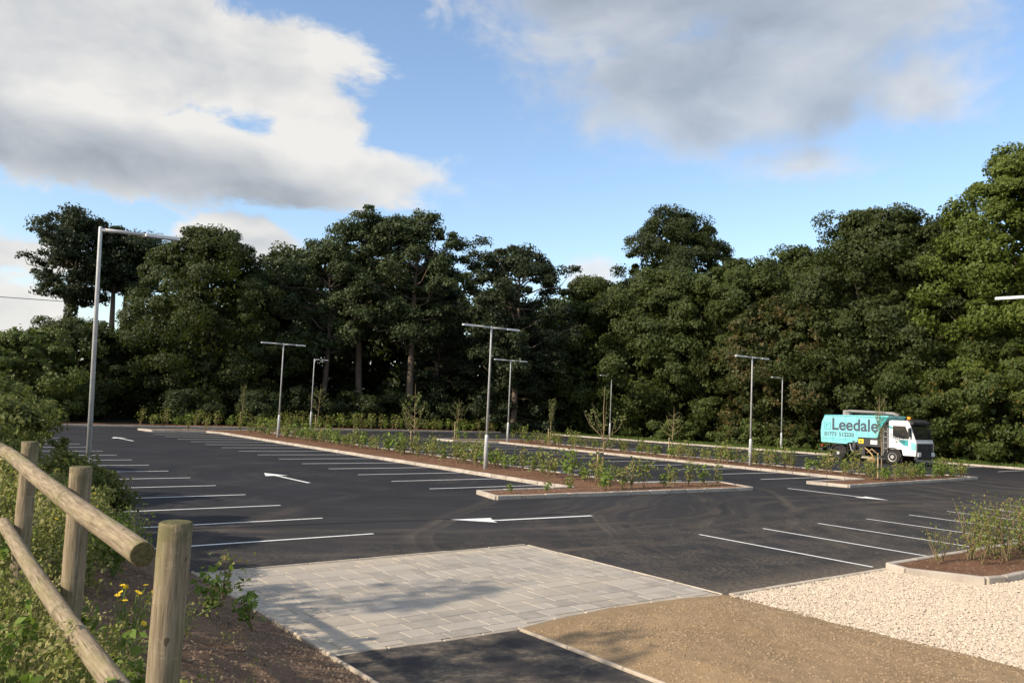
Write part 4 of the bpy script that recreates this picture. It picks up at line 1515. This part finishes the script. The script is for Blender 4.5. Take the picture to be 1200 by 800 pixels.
grid('wooded_rise', list(np.arange(4.0, 150.0, 3.0)), list(np.arange(-140.0, 6.1, 3.0)), rise_z, 'forest_floor')
WG = 'trees of the wood behind the car park'
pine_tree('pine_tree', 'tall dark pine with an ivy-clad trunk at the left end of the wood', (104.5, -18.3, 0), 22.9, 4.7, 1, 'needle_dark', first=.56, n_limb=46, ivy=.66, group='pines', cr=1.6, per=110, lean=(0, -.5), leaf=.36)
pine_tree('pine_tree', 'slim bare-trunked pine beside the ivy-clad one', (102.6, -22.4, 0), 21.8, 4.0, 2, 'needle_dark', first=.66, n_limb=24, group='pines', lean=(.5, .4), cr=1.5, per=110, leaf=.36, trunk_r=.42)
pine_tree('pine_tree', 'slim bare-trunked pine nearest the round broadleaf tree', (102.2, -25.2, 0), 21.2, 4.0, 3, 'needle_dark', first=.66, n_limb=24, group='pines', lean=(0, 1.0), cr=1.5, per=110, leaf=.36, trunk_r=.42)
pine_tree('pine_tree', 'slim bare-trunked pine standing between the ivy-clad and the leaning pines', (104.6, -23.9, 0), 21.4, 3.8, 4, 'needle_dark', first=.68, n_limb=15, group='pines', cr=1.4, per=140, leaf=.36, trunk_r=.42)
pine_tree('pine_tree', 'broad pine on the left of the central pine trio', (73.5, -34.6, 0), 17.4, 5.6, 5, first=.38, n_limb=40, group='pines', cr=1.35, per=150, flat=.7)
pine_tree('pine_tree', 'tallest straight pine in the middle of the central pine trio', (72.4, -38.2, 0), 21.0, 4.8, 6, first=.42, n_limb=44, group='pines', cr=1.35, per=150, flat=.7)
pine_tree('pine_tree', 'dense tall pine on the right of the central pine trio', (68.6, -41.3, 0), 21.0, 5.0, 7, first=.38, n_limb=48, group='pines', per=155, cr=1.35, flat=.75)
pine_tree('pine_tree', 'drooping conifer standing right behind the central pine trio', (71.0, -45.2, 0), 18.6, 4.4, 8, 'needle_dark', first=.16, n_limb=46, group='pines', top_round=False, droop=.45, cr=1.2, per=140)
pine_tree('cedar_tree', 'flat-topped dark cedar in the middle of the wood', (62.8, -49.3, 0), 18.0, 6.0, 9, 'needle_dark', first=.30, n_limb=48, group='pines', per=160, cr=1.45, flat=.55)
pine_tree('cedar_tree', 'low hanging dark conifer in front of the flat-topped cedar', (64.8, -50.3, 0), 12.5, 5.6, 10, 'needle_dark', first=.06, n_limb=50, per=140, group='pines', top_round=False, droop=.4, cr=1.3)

BT = dict(group=WG, prof=.5, lobes=.18)
broad_tree('oak_tree', 'rounded dark green broadleaf tree beside the bare-trunked pines', (75.6, -24.4, 0), 16.9, 7.0, 'leaf_oak', 11, n_cl=270, per=170, leaf=.29, cr=1.25, **BT)
broad_tree('dark_tree', 'dark broadleaf tree filling the gap left of the pine trio', (84.5, -32.0, 0), 15.0, 6.0, 'leaf_dark', 12, n_cl=150, **BT)
broad_tree('sycamore_tree', 'mid green sycamore right of the flat-topped cedar', (63.5, -59.6, 0), 15.6, 6.6, 'leaf_sycamore', 13, n_cl=210, per=170, **BT)
broad_tree('sycamore_tree', 'broad sycamore below the domed beech', (56.2, -63.2, 0), 16.3, 8.0, 'leaf_sycamore', 14, n_cl=280, per=170, **BT)
broad_tree('beech_tree', 'tall domed beech rising above the other crowns', (64.0, -73.2, 0), 25.2, 8.2, 'leaf_dark', 15, low=.22, n_cl=250, per=180, peak=.5, cr=1.35, **BT)
broad_tree('sycamore_tree', 'sycamore between the domed beech and the brown-tinged tree', (49.5, -65.6, 0), 17.0, 7.0, 'leaf_sycamore', 16, n_cl=220, per=170, **BT)
broad_tree('chestnut_tree', 'brown-tinged chestnut with leaves down to the verge', (43.6, -63.6, 0), 12.4, 6.0, 'leaf_chestnut', 17, n_cl=210, per=170, leaf=.34, **BT)
broad_tree('lime_tree', 'pale topped tree behind the brown-tinged chestnut', (46.6, -70.4, 0), 18.3, 6.0, 'leaf_sycamore', 18, n_cl=160, **BT)
broad_tree('oak_tree', 'big dark oak towering behind the sweeper lorry', (36.8, -67.2, 0), 19.9, 8.6, 'leaf_oak', 19, n_cl=360, per=170, **BT)
broad_tree('oak_tree', 'dark oak shoulder between the big oak and the bright right-hand tree', (32.6, -72.6, 0), 19.7, 6.0, 'leaf_dark', 20, n_cl=170, **BT)
broad_tree('maple_tree', 'tall bright green maple at the right end of the wood', (25.0, -68.2, 0), 23.6, 7.2, 'leaf_right', 21, low=.16, n_cl=270, per=180, cr=1.35, **BT)
broad_tree('hawthorn_tree', 'pale leaved small tree right behind the lorry cab', (31.6, -63.6, 0), 8.0, 4.0, 'leaf_sycamore', 22, n_cl=120, per=160, leaf=.24, cr=.95, **BT)
broad_tree('hawthorn_tree', 'autumn-flecked thicket tree at the right edge below the maple', (26.0, -64.4, 0), 8.8, 5.0, 'leaf_autumn', 23, n_cl=180, per=160, leaf=.26, cr=1.0, **BT)
broad_tree('maple_tree', 'green tree continuing the wood right of the bright maple', (16.5, -69.0, 0), 18.0, 6.4, 'leaf_right', 24, n_cl=110, per=120, leaf=.4, **BT)
# small trees and shrubs in front of the wood on the left
broad_tree('hedge_tree', 'low bushy tree at the left behind the rear kerb', (72.0, -9.6, 0), 6.6, 5.0, 'leaf_bush', 25, n_cl=120, per=160, leaf=.26, cr=1.0, **BT)
broad_tree('hedge_tree', 'bushy tree below the ivy-clad pine', (76.5, -14.2, 0), 7.8, 5.0, 'leaf_oak', 26, n_cl=130, per=160, leaf=.26, cr=1.1, **BT)
broad_tree('hedge_tree', 'dark bushy tree below the bare-trunked pines', (79.0, -19.4, 0), 7.0, 4.8, 'leaf_dark', 27, n_cl=120, per=160, leaf=.28, cr=1.0, **BT)
# second row that closes the wood
DEEP = [('behind the hedge trees on the left', 92, -27, 11, 7), ('behind the left flank of the pine trio', 90, -38, 15, 7), ('behind the middle of the pine trio', 86, -45, 16, 7), ('behind the drooping conifer', 82, -51, 16, 7.5),
        ('behind the flat-topped cedar', 76, -57, 15, 7.5), ('between the cedar and the sycamores', 71, -64, 15, 7.5), ('below the domed beech', 70, -72, 16, 7.5), ('behind the broad sycamore', 57, -75, 16, 8),
        ('behind the pale topped tree', 49, -79, 17, 8), ('behind the big oak', 41, -78, 18, 8), ('behind the bright maple', 27, -78, 18, 8), ('far left beyond the hedge trees', 97, -10, 4.6, 7), ('beyond the low bushy tree', 88, -4, 4.0, 6)]
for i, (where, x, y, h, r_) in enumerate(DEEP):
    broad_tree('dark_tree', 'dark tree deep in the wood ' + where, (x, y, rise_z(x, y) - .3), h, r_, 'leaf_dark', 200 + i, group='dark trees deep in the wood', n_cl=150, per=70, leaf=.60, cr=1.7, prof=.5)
# undergrowth along the foot of the wood
for i, (x, y, h, r_, m_) in enumerate([(69, -31, 3.2, 2.6, 'leaf_dark'), (69, -36, 3.0, 2.8, 'leaf_dark'), (70, -41, 3.4, 2.8, 'leaf_dark'), (69, -45, 3.2, 3.0, 'leaf_dark'), (67, -50.5, 3.2, 2.8, 'leaf_dark'),
                                       (69, -27, 2.8, 2.4, 'leaf_dark'), (69.5, -21.5, 2.6, 2.4, 'leaf_dark'), (66, -55.2, 3.0, 2.6, 'leaf_dark')]):
    broad_tree('undergrowth_bush', 'dark undergrowth bush at the shaded foot of the pines', (x, y, 0), h, r_, m_, 300 + i, cat='bush', group='undergrowth below the pines', n_cl=45, per=110, leaf=.26, cr=.8)
for i, (x, y, h, r_) in enumerate([(51.0, -58.6, 1.9, 1.7), (45.6, -60.0, 1.7, 1.5), (43.2, -60.2, 2.1, 1.8), (40.4, -60.8, 1.8, 1.5), (36.6, -61.3, 1.4, 1.4)]):
    broad_tree('verge_bush', 'light green bush on the grass verge at the foot of the broadleaf trees', (x, y, .05), h, r_, 'leaf_bush', 320 + i, cat='bush', group='bushes on the verge', n_cl=34, per=110, leaf=.2, cr=.55)

# near hedge on the left bank
for i, (lb, x, y, h, r_) in enumerate([('rounded bush on the bank left of the tall single-arm lamp foot', 16.2, -2.0, 1.75, .95), ('low bush overhanging the first bays beside the lamp foot', 16.5, -3.2, 1.05, .7),
                                       ('large bush on the bank behind the single-arm lamp', 23.0, -2.6, 2.1, 1.4), ('far bush of the bank hedge near the rear kerb', 31.0, -2.8, 2.3, 1.6), ('bush closest to the back of the fence line', 13.6, -.9, 1.3, 1.0), ('dense bush in the middle of the bank hedge', 19.0, -1.8, 2.0, 1.2)]):
    broad_tree('bank_bush', lb, (x, y, bank_z(x, y) - .1), h, r_, 'leaf_hedge', 340 + i, cat='bush', group='bushes on the left bank', n_cl=130, per=150, leaf=.075, cr=.34, low=.0, peak=.5)
# trees beside the path, outside the picture, that throw the dappled shade on the paving
broad_tree('slender_birch', 'tall slender tree on the bank outside the picture shading the paving', (12.0, 6.2, 1.7), 6.6, 1.25, 'leaf_bush', 360, low=.74, group='shade trees on the bank', n_cl=26, per=34, leaf=.14, cr=.42, trunk_r=.06, n_mass=9)
broad_tree('slender_birch', 'tall slender tree on the bank outside the picture shading the path', (8.7, 5.9, 1.7), 6.3, 1.0, 'leaf_bush', 361, low=.74, group='shade trees on the bank', n_cl=22, per=34, leaf=.14, cr=.42, trunk_r=.06, n_mass=8)

# ------------------------------------------------------------------ weeds and grass
rng = np.random.default_rng(77)


def blades(name, base, h, w, mat, lean=.5):
    n_ = len(base)
    a = rng.uniform(0, 6.283, n_)
    d = np.stack([np.cos(a), np.sin(a), np.zeros(n_)], 1)
    s = np.stack([-np.sin(a), np.cos(a), np.zeros(n_)], 1)
    hh = h[:, None]
    l = rng.uniform(.1, lean, n_)[:, None]
    m_ = base + d * hh * l * .35 + np.array([0, 0, 1]) * hh * .6
    tip = base + d * hh * l + np.array([0, 0, 1]) * hh * (1 - l * .3)
    ww = w * rng.uniform(.6, 1.4, n_)[:, None]
    V = np.stack([base - s * ww, base + s * ww, m_ + s * ww * .7, m_ - s * ww * .7, tip + s * ww * .12, tip - s * ww * .12], 1).reshape(-1, 3)
    i = np.arange(n_)[:, None] * 6
    F = np.concatenate([i + np.array([[0, 1, 2, 3]]), i + np.array([[3, 2, 4, 5]])], 1).reshape(-1, 4)
    return link(name, np_mesh(name, V, F), mat)


def on_bank(X, Y):
    return np.stack([X, Y, np.array([bank_z(a, b) for a, b in zip(X, Y)])], 1)


# grass on the near side of the fence and between the posts
n = 13000
X = 2.2 + 7.5 * rng.uniform(0, 1, n) ** 1.3
Y = -1.25 + 1.5 * rng.uniform(0, 1, n)
B = on_bank(X, Y)
o = blades('bank_grass', B, rng.uniform(.06, .36, n), .0032, 'grass_blade', .9)
kind(tag(o, 'rough yellow-green grass round the fence posts', 'grass'), 'stuff')


def weeds(name, label, cx, cy, hgt, per, leaf, mat, spread):
    P, Nn = [], []
    Bz = on_bank(cx, cy)
    for b, h in zip(Bz, hgt):
        k = int(per * (h / .4))
        t = rng.uniform(.05, 1, k)
        d = rng.normal(size=(k, 3)) * np.array([spread, spread, .04])
        P.append(b + d * (1.15 - t)[:, None] + np.stack([np.zeros(k), np.zeros(k), t * h], 1))
        Nn.append(rng.normal(size=(k, 3)) * .7 + np.array([-.15, .75, .55]))
    P, Nn = np.concatenate(P), np.concatenate(Nn)
    V = leaf_arrays(P, Nn, leaf, rng, .5)
    o_ = link(name, np_mesh(name, V, quads(len(V))), mat)
    return kind(tag(o_, label, 'weeds'), 'stuff')


n = 560
X = 2.6 + 6.5 * rng.uniform(0, 1, n); Y = rng.uniform(-1.3, .2, n)
weeds('low_weeds', 'low leafy weeds among the grass below the rails', X, Y, rng.uniform(.14, .46, n), 58, .034, 'leaf_weed', .15)
n = 230
X = rng.uniform(8.2, 16.5, n); Y = -np.clip(1.6 + (X - 8.2) * .3, 1.6, 3.0) + rng.uniform(0, 1.5, n)
weeds('scrub_weeds', 'tangled yellow-green scrub on the bank behind the fence', X, Y, rng.uniform(.45, .95, n), 100, .055, 'leaf_weed', .2)
n = 70
X = 2.8 + 5.0 * rng.uniform(0, 1, n); Y = rng.uniform(-1.25, .1, n)
weeds('dock_weeds', 'broader leaved weeds standing among the low weeds by the fence', X, Y, rng.uniform(.2, .5, n), 26, .085, 'leaf_fresh', .12)
n = 60
X = rng.uniform(3.0, 9.0, n); Y = rng.uniform(-3.2, -1.2, n)
weeds('seedling_weeds', 'scattered seedlings on the bare bank soil', X, Y, rng.uniform(.05, .16, n), 40, .035, 'leaf_weed', .06)
n = 45
X = rng.uniform(15, 34, n); Y = rng.uniform(-3.2, -1.6, n)
weeds('kerb_weeds', 'weeds along the bank beside the left-hand bays', X, Y, rng.uniform(.3, .7, n), 150, .08, 'leaf_weed', .3)
# grass tufts on the verge by the wood
n = 16000
X = rng.uniform(22, 63, n)
Y = -59.5 + (X - 22) * 0.174 - rng.uniform(.1, 3.6, n)
B = np.stack([X, Y, np.full(n, .07)], 1)
o = blades('verge_tufts', B, rng.uniform(.08, .3, n), .02, 'verge_blade', .8)
kind(tag(o, 'short bright grass of the verge in front of the wood', 'grass'), 'stuff')


def bushy_weed(label, x, y, H, seed, mat='leaf_fresh', n_stem=9, n_leaf=420, leaf=.05, spread=.45):
    rg_ = np.random.default_rng(seed)
    t = thing('leafy_weed', label, 'plant', (x, y, bank_z(x, y)))
    mb = MB(); P, Nn = [], []
    for s in range(n_stem):
        a = rg_.uniform(0, 6.28); l = rg_.uniform(.3, 1) * spread
        tip = np.array([math.cos(a) * l, math.sin(a) * l, H * rg_.uniform(.55, 1)])
        mid = tip * np.array([.3, .3, .55])
        mb.tube([(0, 0, -.02), mid, tip], [.008, .006, .002], 5, cap=False)
        k = n_leaf // n_stem
        f = rg_.uniform(.25, 1.02, k)[:, None]
        base = np.where(f < .5, mid * f * 2, mid + (tip - mid) * (f - .5) * 2)
        P.append(base + rg_.normal(size=(k, 3)) * .045)
        Nn.append(rg_.normal(size=(k, 3)) * .6 + np.array([0, 0, .8]))
    mb.build('stems', 'stem_green', t)
    P, Nn = np.concatenate(P), np.concatenate(Nn)
    V = leaf_arrays(P, Nn, leaf, rg_, .55)
    link('foliage', np_mesh('foliage', V, quads(len(V))), mat, t)
    return t


bushy_weed('bright green leafy weed behind the rail between two posts', 10.3, -2.45, .8, 5, n_leaf=800)
bushy_weed('pale leafy weed hanging over the bay edge behind the second post', 11.6, -2.8, .75, 6, 'leaf_weed', n_leaf=700)
bushy_weed('leafy weed low on the bank beside the end post', 7.4, -2.3, .5, 8, 'leaf_weed', n_leaf=260, leaf=.04)


def flower_weed(x, y, H, seed):
    rg_ = np.random.default_rng(seed)
    t = thing('yellow_flower', 'spindly weed with small yellow flower heads on the bank', 'flower', (x, y, bank_z(x, y)), 0, 'yellow flowering weeds')
    mb = MB(); P, Nn = [], []
    tips = []
    for s in range(rg_.integers(3, 6)):
        tip = np.array([rg_.normal() * .08, rg_.normal() * .08, H * rg_.uniform(.7, 1)])
        mb.tube([(0, 0, -.02), tip * np.array([.4, .4, .5]), tip], [.006, .005, .003], 5, cap=False)
        tips.append(tip)
        k = 9
        f = rg_.uniform(.1, .7, k)[:, None]
        P.append(tip * f + rg_.normal(size=(k, 3)) * .03); Nn.append(rg_.normal(size=(k, 3)) * .6 + np.array([0, 0, .7]))
    mb.build('stems', 'stem_green', t)
    P, Nn = np.concatenate(P), np.concatenate(Nn)
    V = leaf_arrays(P, Nn, .075, rg_, .35)
    link('foliage', np_mesh('foliage', V, quads(len(V))), 'leaf_weed', t)
    for tip in tips:
        m2 = MB()
        for q in range(9):
            a = q * 2 * math.pi / 9
            c, s_ = math.cos(a), math.sin(a)
            m2.add([(0, 0, 0), (c * .014 - s_ * .006, s_ * .014 + c * .006, .004), (c * .021, s_ * .021, .007), (c * .014 + s_ * .006, s_ * .014 - c * .006, .004)], [(0, 1, 2, 3)])
        m2.lathe([(.006, 0), (.007, .005), (.003, .009)], 'z', 7)
        o_ = m2.build('flower_head', 'petal_yellow', t, tuple(tip), (rg_.normal() * .4, rg_.normal() * .4, 0))
    return t


for i, (x, y, h) in enumerate([(5.95, -1.46, .55), (6.2, -1.62, .48), (5.8, -1.55, .42), (6.5, -1.70, .45), (8.6, -1.65, .75), (9.3, -2.0, .8), (10.6, -2.3, .85), (7.2, -.75, .42), (5.9, -.62, .36), (12.0, -2.3, .85)]):
    flower_weed(x, y, h, 500 + i)
